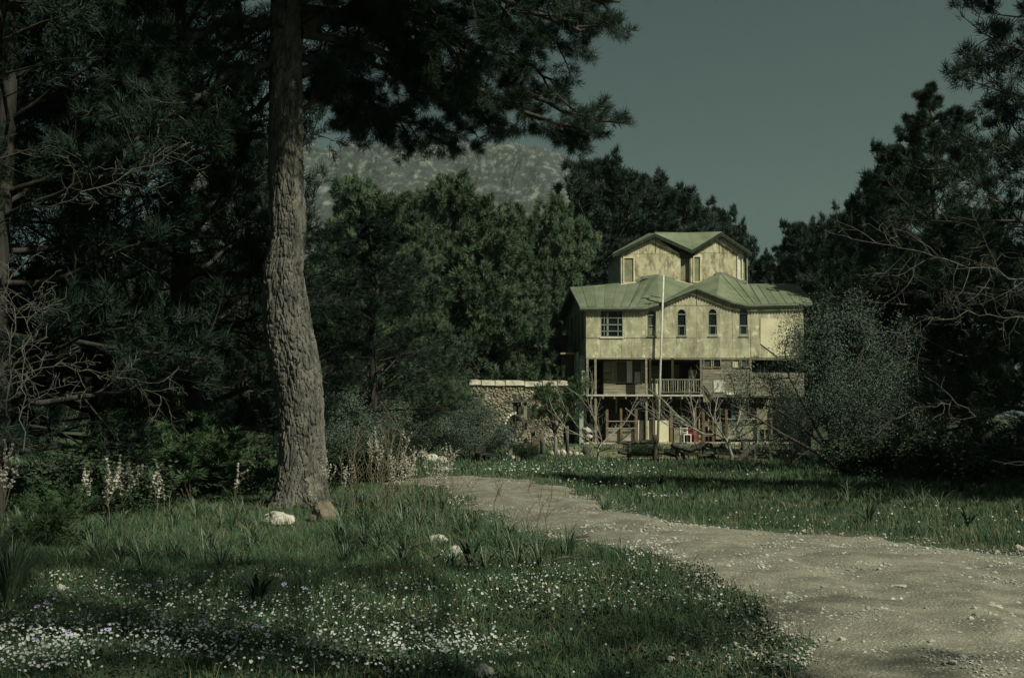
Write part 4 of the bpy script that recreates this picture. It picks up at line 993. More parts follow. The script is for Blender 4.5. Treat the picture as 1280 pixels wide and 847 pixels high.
twigs('long pale dead bough reaching left from the nearest right pine', [(1330, 350, 17.50), (1260, 345, 17.15), (1195, 330, 16.80), (1140, 312, 16.45), (1090, 300, 16.10)], 1, .04, 16, 1.3)
twigs('dead twiggy bough just below the long pale one', [(1330, 400, 16.80), (1270, 395, 16.80), (1210, 390, 16.80), (1150, 402, 16.80), (1105, 425, 16.80)], 3, .03, 14, 1.1)
twigs('tangle of pale dead twigs right of the olive tree', [(1220, 520, 18.90), (1190, 500, 18.90), (1160, 505, 18.90), (1130, 520, 18.90), (1105, 528, 18.90)], 4, .03, 10, .9)
twigs('bare twiggy sapling at the left edge', [(6, 560, 12.5), (10, 500, 12.5), (14, 440, 12.6), (12, 380, 12.6), (10, 330, 12.7)], 5, .03, 16, .8, 'bare_sapling', cat='sapling')
twigs('second bare sapling beside the one at the left edge', [(30, 560, 13.5), (28, 480, 13.5), (33, 420, 13.6), (45, 370, 13.6)], 6, .025, 14, .8, 'bare_sapling', cat='sapling')
twigs('dead bough crossing the dark left pines', [(20, 470, 14), (80, 455, 14), (150, 470, 14.3), (210, 500, 14.5)], 7, .022, 12, .8)
twigs('upper dead bough high in the dark left pines', [(60, 260, 14), (120, 235, 14), (180, 215, 14.3), (215, 185, 14.5)], 8, .02, 10, .8)

# ------------------------------------------------------------------ things round the house
def relmb(Y, px, py): o = P(px, py, Y); o.z = hz(o.x, Y); return o
def Z5(x, y, Y=39): return P(800 + x / 6.095, 480 + y / 6.095, Y)
def Z4(x, y, Y=44): return P(620 + x / 7.056, 480 + y / 7.056, Y)
# white pole before the balcony
o = P(822, 556, 65.0); o.z = 0; pole = thing('antenna_pole', 'tall thin pale metal pole before the balcony, small crossbar at its tip', 'pole', (o.x, 65.0, 0))
top = P(829.5, 344, 65.0) - o
MB().tube([(0, 0, 0), top * .5, top], [.075, .06, .05], 10).build('mast', M['pole'], pole, True)
MB().bar(top + Vector((-.19, 0, 0)), top + Vector((.22, 0, 0)), .06).bar(top + Vector((-.19, 0, -.08)), top + Vector((-.19, 0, .08)), .04).bar(top + Vector((.2, 0, -.08)), top + Vector((.2, 0, .08)), .04).build('crossbar', M['pole'], pole)
br = P(819, 371, 65.0) - o
MB().bar(br + Vector((.3, 0, -.05)), br + Vector((-.25, .05, .06)), .05).bar(br + Vector((0, -.12, 0)), br + Vector((0, .15, .02)), .04).build('bracket', M['metal_dark'], pole)

# log fence
fo = Z5(600, 600); fo.z = 0; fence = thing('log_fence', 'rustic fence of crooked dark logs and posts before the house', 'fence', (fo.x, 39, 0))
rf = random.Random(12)
def flog(name, pts, r, Yo=0):
    q = [Z5(x, y, 39 + Yo + dy) - fo for x, y, dy in pts]; fine = []
    for a, b in zip(q[:-1], q[1:]):
        for k in range(3): fine.append(a.lerp(b, k / 3) + Vector((rf.gauss(0, .008), 0, rf.gauss(0, .008))))
    fine.append(q[-1]); MB().tube(fine, [r * rf.uniform(.88, 1.1) for _ in fine], 8).build(name, M['log'], fence, True)
flog('rail', [(0, 442, 0), (60, 438, 0), (112, 436, 0)], .065); flog('rail', [(-170, 445, .4), (-90, 452, .3), (0, 440, .2)], .045)
flog('rail', [(-170, 520, .4), (-80, 528, .3), (100, 538, .2)], .05)
flog('post', [(118, 385, 0), (116, 560, 0), (116, 620, 0)], .075); flog('post', [(-80, 440, .3), (-80, 620, .3)], .06)
flog('rail', [(242, 455, -.1), (300, 478, -.1), (380, 500, -.1), (440, 480, -.1), (482, 452, -.1)], .10); flog('rail', [(465, 455, -.05), (540, 468, -.05), (600, 470, -.05), (655, 466, -.05)], .085)
flog('leg', [(275, 470, 0), (282, 520, 0), (294, 600, 0)], .06); flog('leg', [(298, 485, .2), (320, 530, .1), (345, 605, 0)], .06)
flog('post', [(485, 470, 0), (487, 600, 0)], .06); flog('post', [(580, 470, .3), (582, 610, .2)], .05)
flog('rail', [(438, 546, -.1), (540, 552, -.1), (672, 566, -.1)], .09); flog('rail', [(90, 515, .1), (200, 528, .1), (300, 552, .1)], .05)
flog('diagonal_log', [(655, 660, -1.2), (760, 570, -.8), (852, 480, -.4)], .10); flog('post', [(785, 430, 0), (785, 610, 0)], .075)
flog('rail', [(828, 474, 0), (900, 478, 0), (976, 486, 0)], .07); flog('rail', [(752, 512, -.3), (832, 526, -.3)], .06); flog('post', [(872, 450, 0), (872, 610, 0)], .06)
flog('rail', [(958, 508, 0), (1030, 530, 0), (1112, 560, 0)], .065); flog('rail', [(818, 572, 0), (900, 585, 0), (975, 588, 0)], .09); flog('post', [(990, 480, 0), (990, 610, 0)], .07)
flog('post', [(1168, 492, 0), (1168, 640, 0)], .075); flog('rail', [(1175, 530, 0), (1290, 542, 0), (1400, 545, .5)], .05); flog('brace', [(920, 490, 0), (985, 560, 0)], .05)
flog('rail', [(880, 530, .1), (960, 534, .1)], .05)
mb = MB(); c = Z5(350, 560) - fo; mb.tube([c + Vector((math.cos(a) * .1, 0, math.sin(a) * .12)) for a in [k * math.pi / 6 for k in range(13)]], .02, 6); mb.build('iron_ring', M['metal_dark'], fence, True)

# chairs on the ground floor
def chair(label, px, py, mat, v_=.1, w=.42, h=.85):
    u, z = Hc(px, py, v_); q = HO + HU * u + HV * v_; t = thing('wooden_chair', label, 'chair', (q.x, q.y, .08), HA + .3, 'chairs under the house')
    for x in (-.5, .5):
        for y, hh in ((-.45, .42), (.45, h)): MB().bar((x * w, y * w, 0), (x * w, y * w, hh), .045).build('leg', M[mat], t)
    MB().box(-w * .55, w * .55, -w * .52, w * .45, .42, .46).build('seat', M[mat], t)
    for z_ in (.55, .66, .77): MB().bar((-w * .5, w * .45, z_), (w * .5, w * .45, z_), .07, .03).build('slat', M[mat], t)
    return t
chair('white wooden chair under the house, left of the dark red one', 857, 555, 'white_paint', -.5); chair('dark red wooden chair beside the white one under the house', 866, 555, 'red_paint', -.35, .4, .8)

# rubble wall with a pale coping, behind the bushes
YW = 61.0
wa = P(588, 560, YW); wb = P(704, 560, YW + 1.5); ww = thing('ruined_wall', 'long low rubble wall with a pale flaking top edge left of the house', 'wall', (wa.x, YW, 0)); ww.rotation_euler.z = math.atan2(1.5, wb.x - wa.x)
Lw = math.hypot(wb.x - wa.x, 1.5); zt = P(600, 480, YW).z
nx_, nz_ = 200, 90; V = []
for i in range(nx_ + 1):
    for j in range(nz_ + 1):
        x = Lw * i / nx_; z = zt * j / nz_; q = Vector((x * 6.2, z * 7.4, 0)); d, _ = noise.voronoi(q)
        V.append((x, -.09 * min((d[1] - d[0]) / .3, 1) + .05 * noise.noise(q * .4), z))
F = [(i * (nz_ + 1) + j, (i + 1) * (nz_ + 1) + j, (i + 1) * (nz_ + 1) + j + 1, i * (nz_ + 1) + j + 1) for i in range(nx_) for j in range(nz_)]
link('stone_face', np_mesh('stone_face', V, F, M['stonewall']), ww)
MB().box(0, Lw, .1, .5, 0, zt).build('wall_core', M['stonewall'], ww)
rw = random.Random(4); x = -.1
while x < Lw:
    l = rw.uniform(.5, 1.1); dz_ = rw.uniform(-.05, .05) + .22 * abs(x / Lw - .45) - .05; m_ = MB()
    m_.add([(x, -.16, zt - .05 + dz_), (x + l - .03, -.16, zt - .04 + dz_), (x + l - .03, .6, zt - .03 + dz_), (x, .6, zt - .04 + dz_), (x + .02, -.13, zt + .2 + dz_), (x + l - .05, -.12, zt + .18 + dz_), (x + l - .05, .55, zt + .24 + dz_), (x + .02, .55, zt + .24 + dz_)],
           [(3, 2, 1, 0), (4, 5, 6, 7), (0, 1, 5, 4), (1, 2, 6, 5), (2, 3, 7, 6), (3, 0, 4, 7)]); m_.build('coping_slab', M['cap'], ww); x += l
# pale stone wall glimpsed under the right trees: coursed blocks
pw = P(1040, 590, 47); pwt = thing('pale_block_wall', 'low pale block wall glimpsed under the trees right of the house', 'wall', (pw.x, 47, 0), .05)
MB().box(0, 3.6, .02, .3, 0, .84).build('wall_core', M['stonewall'], pwt)
for r_ in range(4):
    x = -.02 - (r_ % 2) * .2
    while x < 3.6:
        l = rw.uniform(.34, .5); d = rw.uniform(-.02, .02); MB().box(max(x, 0), min(x + l - .02, 3.62), -.06 + d, .05, r_ * .215 + .01, r_ * .215 + .2).build('block', M['cap'], pwt); x += l
# rock maker
def rock_mesh(seed, sx, sy, sz, sub=3):
    import bmesh
    bm = bmesh.new(); bmesh.ops.create_icosphere(bm, subdivisions=sub, radius=1.0); o_ = Vector((seed * 3.7, seed * 1.3, 0))
    for v in bm.verts:
        n = noise.noise(v.co * 1.1 + o_) * .42 + noise.noise(v.co * 2.9 + o_) * .18 + noise.noise(v.co * 7 + o_) * .06
        c_ = v.co.copy(); v.co = Vector((c_.x * sx, c_.y * sy, max(c_.z, -.45) * sz)) * (1 + n)
    me = bpy.data.meshes.new('rock'); bm.to_mesh(me); bm.free(); return me
def rock(label, px, py, w, h, mat='rock', seed=1, name='rock', group=None, Y=None, lift=.25, sub=3):
    """w, h: picture size; stands on the ground where the picture row py meets it"""
    g_ = G(px, py) if Y is None else P(px, py, Y); k = g_.y / FPX
    me = rock_mesh(seed, w * k / 2, w * k / 2 * .8, h * k / 1.5, sub); me.materials.append(M[mat])
    o = link(name, me); o.location = (g_.x, g_.y, hz(g_.x, g_.y) + h * k * lift); return tag(o, label, 'rock', group)
rock('flat white rock at the foot of the big trunk', 349, 658, 38, 16, seed=1); rock('small grey rock left of the flat white one', 336, 652, 14, 8, seed=2); rock('brown rough rock just right of the big trunk base', 405, 655, 32, 26, 'rock_brown', 3)
rock('pale rock in the strap leaved grass below the track', 545, 684, 26, 13, seed=4); rock('tilted white rock beside the dark broad leaved plant', 570, 699, 16, 20, seed=5); rock('rounded pale stone at the bottom edge in the daisies', 606, 841, 25, 19, seed=6)
rock('small white stone among daisies at the left', 76, 738, 14, 10, seed=7); rock('stone between the daisies and the dark rosette', 346, 727, 22, 9, seed=8); rock('little pale stone in the middle of the daisies', 429, 738, 11, 8, seed=9)
rock('small stone in the lawn right of the daisies', 794, 763, 11, 8, seed=10); rock('small stone near the edge of the gravel, lower middle', 839, 815, 10, 8, seed=11)
rock('flat slab embedded in the track at the right', 1137, 740, 34, 5, seed=12, lift=.05); rock('second flat slab further along the track', 1240, 767, 28, 5, seed=13, lift=.05)
for o in list(scene.objects):
    if o.get('category') == 'rock' and ('slab embedded' in o['label'] or 'slab further' in o['label']): o.location.z += .055
rock('oval pale stone at the gravel edge near the bottom', 1053, 804, 12, 9, seed=14); rock('grey stone in the gravel right of the oval one', 1110, 818, 15, 8, seed=15); rock('low grey stone on the gravel fringe', 943, 812, 16, 8, seed=16, lift=.1)
rock('pale stone at the far right edge of the grass', 1274, 688, 16, 9, seed=17)
for i, (px, py, w, h, lab) in enumerate([(541, 577, 16, 12, 'round pale boulder at the near end of the rock pile'), (552, 578, 12, 9, 'small boulder right of the round pale one by the bush'), (528, 572, 14, 10, 'pale boulder behind the round one in the rock pile'),
    (556, 588, 10, 7, 'lone stone lying below the grey bush beside the track'), (512, 566, 20, 9, 'pale slab at the top of the rock pile'), (494, 569, 22, 7, 'flat white slab at the left of the rock pile'), (478, 572, 16, 7, 'leftmost white slab of the rock pile')]):
    rock(lab, px, py, w, h, seed=20 + i, group='pale rocks by the bushes left of the track')
# stones edging the garden near the house
for i, (px, py, w, h, lab) in enumerate([(703, 553, 9, 8, 'bright white stone heap corner beside the young pine'), (712, 560, 8, 6, 'small white stone right of the young pine stem'), (690, 562, 6, 5, 'tiny white stone at the foot of the young pine'),
    (698, 558, 6, 7, 'grey white stone behind the young pine stem'), (727, 566, 8, 4, 'flat white stone under the left fig tree'), (720, 557, 7, 5, 'white stone between the young pine and the left fig tree')]):
    rock(lab, px, py, w, h, seed=40 + i, group='white stones between the young pine and the fig', Y=46)
bo = P(733, 556, 46); bl = thing('stacked_white_boulders', 'two round white boulders stacked like a snowman behind the left fig tree', 'sculpture', (bo.x, 46, 0))
for i, (px, py, w, h) in enumerate(((734, 546.5, 12, 9), (733, 538, 12, 8))):
    q = P(px, py, 46) - Vector((bo.x, 46, 0)); me = rock_mesh(60 + i, w * .0307 / 2, w * .0307 / 2, h * .0307 / 1.8); me.materials.append(M['rock']); link('boulder', me, bl, q)
MB().tube([(0, 0, -.1), (.02, 0, .35)], [.2, .16], 8).build('pedestal', M['log'], bl, True)
# rustic timber frame with a wheel
co = Z4(210, 620); co.z = 0; cf = thing('timber_water_wheel', 'weathered timber frame with toothed wheel and chute, before the ruined wall', 'garden structure', (co.x, 44, 0))
def cb(name, a, b, w, mat='wood_grey', dy=0.0):
    p = Z4(*a, 44 + dy) - co; q = Z4(*b, 44 + dy) - co; p.z = max(p.z, -.05); q.z = max(q.z, -.05); MB().bar(p, q, w).build(name, M[mat], cf)
cb('post', (165, 85), (165, 640), .13, 'log'); cb('post', (185, 88), (186, 300), .07, 'wood_grey', .2); cb('post', (208, 84), (210, 300), .10, 'log'); cb('post', (258, 130), (260, 640), .12, 'wood_grey')
cb('post', (330, 312), (330, 640), .12, 'dead_wood', -.1); cb('post', (130, 330), (130, 640), .12, 'wood_grey', -.1)
cb('crossbeam', (62, 156), (345, 146), .07, 'dead_wood', -.12); cb('crossbeam', (90, 162), (330, 132), .09, 'log', .1); cb('crossbeam', (135, 300), (315, 335), .12, 'log', -.15); cb('crossbeam', (120, 520), (235, 522), .08, 'wood_grey', -.2)
cb('chute', (430, 345), (310, 420), .10, 'dead_wood', -.3); cb('chute', (400, 440), (320, 560), .13, 'wood_red', -.2); cb('brace', (208, 190), (190, 300), .16, 'log', .12); cb('hanging_board', (285, 240), (290, 280), .2, 'log', .1)
wh = MB(); c = Z4(172, 375, 43.7) - co; ring = [c + Vector((math.cos(a) * .30, 0, math.sin(a) * .40)) for a in [k * math.pi / 12 for k in range(25)]]
wh.tube(ring, .05, 6); 
for k in range(4): a = k * math.pi / 4; wh.bar(c + Vector((math.cos(a) * .3, 0, math.sin(a) * .4)), c - Vector((math.cos(a) * .3, 0, math.sin(a) * .4)), .05)
wo2 = wh.build('wheel', M['log'], cf)
tm = MB()
for k in range(6, 19): a = k * math.pi / 12; d = Vector((math.cos(a) * .34, -.06, math.sin(a) * .45)); tm.bar(c + d, c + d * 1.18, .07)
tm.build('tooth_row', M['white_paint'], wo2)
for k, (x, y) in enumerate(((150, 600), (190, 603))): rock('pale stone under the timber frame' + (', the right one' if k else ', the left one'), 620 + x / 7.056, 480 + y / 7.056, 6, 5, seed=70 + k, Y=42)
# little leafy tree by the frame and the fork stump
place_shrub(DARKB, 'small_garden_tree', 'small leafy tree growing at the foot of the timber frame', Z4(265, 600, 41).x, 41, .36, .34, 1.0, cat='tree')
st = Z4(410, 500, 45); st.z = 0; stt = thing('forked_stump', 'pale forked log leaning beside the timber frame', 'stump', (st.x, 45, 0))
MB().tube([(0, 0, 0), (.02, 0, .4), (-.05, 0, .75), (-.02, 0, 1.0)], [.12, .1, .08, .05], 8).build('stem', M['dead_wood'], stt, True); MB().tube([(0, 0, .55), (-.25, 0, .75), (-.45, 0, .95)], [.08, .06, .05], 8).build('fork', M['dead_wood'], stt, True)
# posts of the wire fence near the young pine
for (px, y0, lab) in ((709, 532, 'short grey fence post behind the white stones'), (666, 540, 'short dark post between the timber frame and the young pine')):
    q = P(px, 560, 47); tp_ = P(px, y0, 47); t = tag(MB().tube([(0, 0, -.1), (0, 0, tp_.z)], [.07, .06], 8).build('wooden_post', M['dead_wood'], None, True), lab, 'post'); t.location = (q.x, 47, 0)
# worn pale yard before the house
yp_ = []; ry = random.Random(3)
for k in range(40):
    a = 2 * math.pi * k / 40; yp_.append((8.2 + 6.6 * math.cos(a) * ry.uniform(.92, 1.06), 52.5 + 11.6 * math.sin(a) * ry.uniform(.93, 1.04)))
M['yard'] = material('worn_dry_yard', (0.12, 0.115, 0.065), (0.26, 0.24, 0.15), scale=2.5, rough=.95, bump=.5)
tag(MB().add([(8.2, 52.5, .03)] + [(x, y, hz(x, y) + .012) for x, y in yp_], [(0, k + 1, (k + 1) % 40 + 1) for k in range(40)]).build('yard', M['yard']), kind='structure')
# little dark chair by the round bush
q = G(603, 577); ch = thing('small_dark_chair', 'tiny dark slatted garden chair on the grass right of the round grey bush', 'chair', (q.x, q.y, hz(q.x, q.y)), .5)
for x in (-.16, .16):
    for y, h in ((-.15, .26), (.15, .5)): MB().bar((x, y, 0), (x, y, h), .05).build('leg', M['metal_dark'], ch)
MB().box(-.2, .2, -.2, .2, .25, .3).build('seat', M['metal_dark'], ch)
for z in (.36, .43, .49): MB().bar((-.19, .16, z), (.19, .16, z), .04).build('slat', M['metal_dark'], ch)
q = G(614, 577); sb = thing('small_dark_table', 'tiny dark side table right of the small dark chair', 'table', (q.x, q.y, hz(q.x, q.y)))
MB().box(-.2, .2, -.15, .15, .2, .24).build('table_top', M['metal_dark'], sb)
for x in (-.17, .17):
    for y in (-.12, .12): MB().bar((x, y, 0), (x, y, .2), .04).build('leg', M['metal_dark'], sb)
# blue grey barrel under the right trees
q = P(1003, 585, 42); bt = thing('blue_barrel', 'dull blue barrel behind the fence under the olive tree', 'barrel', (q.x, 42, 0))
MB().tube([(0, 0, 0), (0, 0, .1), (0, 0, .45), (0, 0, .82), (0, 0, .86)], [.26, .3, .31, .29, .27], 18).build('drum', M['blue'], bt, True); MB().tube([(0, 0, .86), (0, 0, .9)], [.28, .28], 18).build('lid', M['metal_dark'], bt)
# upturned root under the olive
q = G(1065, 595); rt_ = MB(); rr = random.Random(2); tips = []
for k in range(6): spray(rr, (rr.uniform(-.3, .3), 0, 0), (rr.gauss(0, .8), rr.gauss(0, .4), 1), .6, rt_, .06, tips, 1, 3, 3)
o = tag(rt_.build('dead_root', M['log'], None, True), 'dark upturned root below the olive tree, in front of the pale wall', 'root'); o.location = (q.x, q.y, 0)

# ------------------------------------------------------------------ meadow: grass, flowers, stones
rng = np.random.default_rng(77)
def band_points(y0, y1, dens, wl=.60, wr=.60, xmin=-1e9):
    n = int(dens * (y1 ** 2 - y0 ** 2) / 2 * (wl + wr)); y = np.sqrt(rng.uniform(y0 ** 2, y1 ** 2, n)); x = rng.uniform(-wl, wr, n) * y
    return x, y
def blades(x, y, h, w, lean=.35, bent=True):
    n = len(x); az = rng.uniform(0, 2 * math.pi, n); l = np.stack([np.cos(az), np.sin(az)], -1) * (h * lean * rng.uniform(.2, 1.4, n))[:, None]
    a2 = rng.uniform(0, 2 * math.pi, n); s = np.stack([np.cos(a2), np.sin(a2), np.zeros(n)], -1) * (w / 2)[:, None]
    b = np.stack([x, y, hgt(x, y) - .005], -1)
    if not bent:
        t = b + np.concatenate([l, h[:, None]], -1); V = np.stack([b + s, b - s, t], 1).reshape(-1, 3); return V, np.arange(len(V)).reshape(-1, 3)
    m = b + np.concatenate([l * .35, (h * .62)[:, None]], -1); t = b + np.concatenate([l, h[:, None] * .95], -1)
    V = np.stack([b + s, b - s, m - s * .8, m + s * .8, t], 1).reshape(-1, 3); k = np.arange(n)[:, None] * 5
    F = np.concatenate([k + np.array([0, 1, 2]), k + np.array([0, 2, 3]), k + np.array([3, 2, 4])]); return V, F
def house_mask(x, y): return ~((x > 3.0) & (x < 17) & (y > 64))
GV, GF, off = [], [], 0
for (y0, y1, d, hh, w, bent) in ((4.5, 9, 2600, .075, .0045, True), (9, 14, 1500, .085, .006, True), (14, 21, 620, .10, .011, False), (21, 32, 260, .12, .02, False), (32, 48, 110, .15, .035, False), (48, 66, 40, .18, .06, False)):
    x, y = band_points(y0, y1, d); D = path_dist(x, y) + (vnoise(x, y, 1.1) - .5) * .9 + (vnoise(x, y, 4, 3) - .5) * .35
    clump = vnoise(x, y, 2.2, 4) * .6 + vnoise(x, y, 7, 8) * .4
    fringe = np.clip((D + .35) / 1.3, 0, 1) ** 1.5 + .10 * (np.abs(D + 1.7) < .4) * (vnoise(x, y, .7, 11) > .5) * (y < 18)                                            # thins out towards the gravel
    keep = (rng.uniform(0, 1, len(x)) < fringe * np.clip(clump * 2.1, .25, 1) * np.where((y > 40.5) & (x > 1.5) & (x < 15), .22, 1)) & house_mask(x, y)
    x, y, clump = x[keep], y[keep], clump[keep]
    tall = np.clip((np.abs(y - 12.5 + x * .25) < 3.6) * (x < 1.5) * 1.0, 0, 1) * .35 + np.clip((y - 22) / 6, 0, 1) * (x > 4) * .1
    h = hh * (0.30 + 1.5 * np.clip(clump, 0, 1) ** 1.7) * rng.uniform(.6, 1.3, len(x)) * (1 + tall); V, F = blades(x, y, h, np.full(len(x), w), .5, bent)
    GV.append(V); GF.append(F + off); off += len(V)
tag(link('grass', np_mesh('grass', np.concatenate(GV), np.concatenate(GF), M['grass'])), kind='stuff'); print('grass tris', sum(len(f) for f in GF))
DV, DF, off = [], [], 0
for (y0, y1, d, hh, w) in ((5, 12, 130, .13, .004), (12, 22, 55, .13, .008), (22, 60, 16, .11, .02)):
    x, y = band_points(y0, y1, d); k = (path_dist(x, y) > -.05) & (vnoise(x, y, 1.4, 21) > .45) & house_mask(x, y); x, y = x[k], y[k]
    V, F = blades(x, y, hh * rng.uniform(.5, 1.3, len(x)), np.full(len(x), w), .8, True); DV.append(V); DF.append(F + off); off += len(V)
tag(link('dry_grass', np_mesh('dry_grass', np.concatenate(DV), np.concatenate(DF), M['straw'])), kind='stuff')
# ground clover: tiny round leaves close to the soil
x, y = band_points(5, 12, 420); k = path_dist(x, y) > .1; x, y = x[k], y[k]
c = np.stack([x, y, hgt(x, y) + rng.uniform(.01, .04, len(x))], -1); V, F = leaves(rng, c, 3, .015, .026, .02)
tag(link('clover', np_mesh('clover', V, F, M['leaf_dark'])), kind='stuff')

def flower_mesh(C, r, petals=6, tilt=.5):
    """small open flowers: a ring of petals each"""
    n = len(C); nrm = unit(rng.normal(size=(n, 3)) * tilt + np.array([0, -.35, 1.0])); a = unit(np.cross(nrm, rng.normal(size=(n, 3)))); b = np.cross(nrm, a); Vs = []
    for k in range(petals):
        t0 = 2 * math.pi * k / petals; t1 = t0 + 2 * math.pi / petals * .8; tm_ = (t0 + t1) / 2
        p = [C, C + (a * math.cos(t0) + b * math.sin(t0)) * (r * .75)[:, None] + nrm * .002, C + (a * math.cos(tm_) + b * math.sin(tm_)) * (r)[:, None] + nrm * .003, C + (a * math.cos(t1) + b * math.sin(t1)) * (r * .75)[:, None] + nrm * .002]
        Vs.append(np.stack(p, 1).reshape(-1, 3))
    V = np.concatenate(Vs); return V, np.arange(len(V)).reshape(-1, 4)
def flower_pts(n, box, thr=.5, s=1.3, seed=0):
    px = rng.uniform(box[0], box[2], n); py = rng.uniform(box[1], box[3], n); dy = 1.5 * FPX / np.maximum(py - 520, 5); x = (px - 640) / FPX * dy; y = dy
    w = vnoise(x, y, s, seed) * .6 + vnoise(x, y, s * 3.3, seed + 5) * .4; k = (w + rng.normal(size=n) * .05 > thr) & (path_dist(x, y) > .12); return x[k], y[k]
FL = []
for n, box, thr, s in ((3000, (0, 722, 660, 847), .46, 1.4), (1500, (60, 745, 620, 835), .47, 3), (260, (480, 778, 600, 822), .3, 2), (1300, (0, 790, 300, 847), .36, 1.6), (520, (650, 708, 910, 765), .42, 2.2), (160, (640, 690, 1000, 847), .52, 2), (500, (780, 684, 900, 712), .45, 3), (160, (480, 690, 680, 740), .5, 2),
    (900, (560, 572, 860, 625), .52, .45), (300, (600, 580, 800, 600), .45, .5), (90, (820, 600, 1280, 660), .5, .5), (120, (900, 640, 1280, 665), .45, .8), (260, (560, 620, 640, 640), .5, 1), (220, (560, 590, 960, 598), .4, .4)):
    x, y = flower_pts(n, box, thr, s); FL.append(np.stack([x, y], -1))
FLp = np.concatenate(FL); xx, yy = FLp[:, 0], FLp[:, 1]
C = np.stack([xx, yy, hgt(xx, yy) + rng.uniform(.06, .12, len(xx)) + np.clip((yy - 15) / 30, 0, 1) * .08], -1); rad = (.0055 + .008 * rng.uniform(0, 1, len(xx)) ** 1.6) * (1 + np.clip((yy - 11) / 17, 0, 1.0))
V, F = flower_mesh(C, rad); tag(link('daisies', np_mesh('daisies', V, F, M['petal'])), kind='stuff'); print('daisies', len(xx))
# lilac anemones, one by one
an_px = [(186, 745), (200, 740), (207, 748), (152, 756), (260, 735), (46, 778), (58, 772), (118, 748), (160, 738), (178, 760), (230, 752), (355, 747), (380, 752), (434, 779), (470, 777), (283, 784), (252, 792), (85, 815), (44, 824), (208, 838), (150, 832), (20, 800), (96, 790), (320, 800), (412, 700), (505, 784), (598, 768), (300, 812), (66, 756), (134, 808)]
me = None
for i, (px, py) in enumerate(an_px):
    q = G(px, py); z = hz(q.x, q.y)
    if me is None:
        V, F = flower_mesh(np.zeros((1, 3)), np.array([.026]), 8, .3); me = np_mesh('anemone', V, F, M['lilac']); V2, F2 = blades(np.array([0.0]), np.array([0.0]), np.array([.1]), np.array([.004])); V2[:, 2] -= V2[:, 2].max(); ms = np_mesh('stem', V2, F2, M['grass']); cm = MB().tube([(0, 0, 0), (0, 0, .008)], [.007, .004], 8).mesh('eye', M['metal_dark'])
    t = tag(empty('anemone', (q.x, q.y, z + .11), i * 1.1), 'lilac anemone open among the daisies of the left foreground', 'flower', 'lilac anemones among the daisies')
    link('petals', me, t); link('stem', ms, t); link('flower_centre', cm, t)
# strap leaved tufts
def strap_tuft(rs, n, L, W, spread=.75, segs=5):
    V, F = [], []
    for i in range(n):
        az = rs.uniform(0, 6.283); l = L * rs.uniform(.55, 1.15); out = spread * rs.uniform(.25, 1.2); w = W * rs.uniform(.7, 1.2); s = (-math.sin(az), math.cos(az)); b = len(V)
        for k in range(segs + 1):
            t = k / segs; r = l * out * (t ** 1.5) + .02; z = l * (t * 1.05 - .55 * out * t * t * t); ww_ = w * (1 - t ** 2.5) * .5 + .0006; x_, y_ = math.cos(az) * r, math.sin(az) * r
            V += [(x_ + s[0] * ww_, y_ + s[1] * ww_, z - .01), (x_ - s[0] * ww_, y_ - s[1] * ww_, z - .01)]
        for k in range(segs): a = b + 2 * k; F.append((a, a + 1, a + 3, a + 2))
    return np.array(V), np.array(F)
rs = random.Random(9); SV, SF, o_ = [], [], 0
tufts = [(rs.uniform(-20, 720), rs.uniform(632, 712)) for _ in range(230)] + [(rs.uniform(330, 600), rs.uniform(650, 705)) for _ in range(45)] + [(rs.uniform(980, 1300), rs.uniform(604, 640)) for _ in range(38)] + [(rs.uniform(400, 560), rs.uniform(590, 640)) for _ in range(26)]
for px, py in tufts:
    if 325 < px < 420 and py > 645: continue
    q = G(px, py)
    if path_dist(np.array([q.x]), np.array([q.y]))[0] < .35: continue
    V, F = strap_tuft(rs, rs.randint(14, 34), rs.uniform(.20, .50), rs.uniform(.008, .013), rs.uniform(.8, 1.6)); V[:, 0] += q.x; V[:, 1] += q.y; V[:, 2] += hz(q.x, q.y); SV.append(V); SF.append(F + o_); o_ += len(V)
tag(link('strap_leaf_undergrowth', np_mesh('straps', np.concatenate(SV), np.concatenate(SF), M['strap'])), kind='stuff')
def tuft_thing(name, label, px, py, n, L, W, spread, seed, mat='strap', cat='plant'):
    q = G(px, py); V, F = strap_tuft(random.Random(seed), n, L, W, spread, 7); o = link(name, np_mesh(name, V, F, M[mat])); o.location = (q.x, q.y, hz(q.x, q.y)); return tag(o, label, cat)
M['dark_leaf'] = material('dark_fleshy_leaf', (0.015, 0.03, 0.022), (0.035, 0.055, 0.04), scale=4, rough=.35, spec=.5)
tuft_thing('grass_tussock', 'big grassy tussock at the left edge of the meadow', 12, 765, 150, .62, .010, .55, 1)
tuft_thing('dark_rosette_plant', 'dark fleshy leaved rosette standing alone in the daisies', 322, 752, 30, .33, .035, .75, 2, 'dark_leaf')
tuft_thing('broad_leaf_plant', 'dark broad leaved plant beside the tilted white rock', 588, 708, 14, .36, .04, .6, 3, 'dark_leaf')
for i, (px, py, lab) in enumerate([(790, 610, 'dark weed clump on the verge near the log fence'), (825, 606, 'weed clump right of the dark one on the verge'), (1085, 652, 'long bladed tuft on the right verge in half shade'), (1210, 655, 'spiky tuft at the far right of the verge'), (756, 640, 'low weed at the far edge of the track')]):
    tuft_thing('verge_weed', lab, px, py, 26, .38, .03, .9, 10 + i, 'leaf_dark' if i < 2 else 'strap')
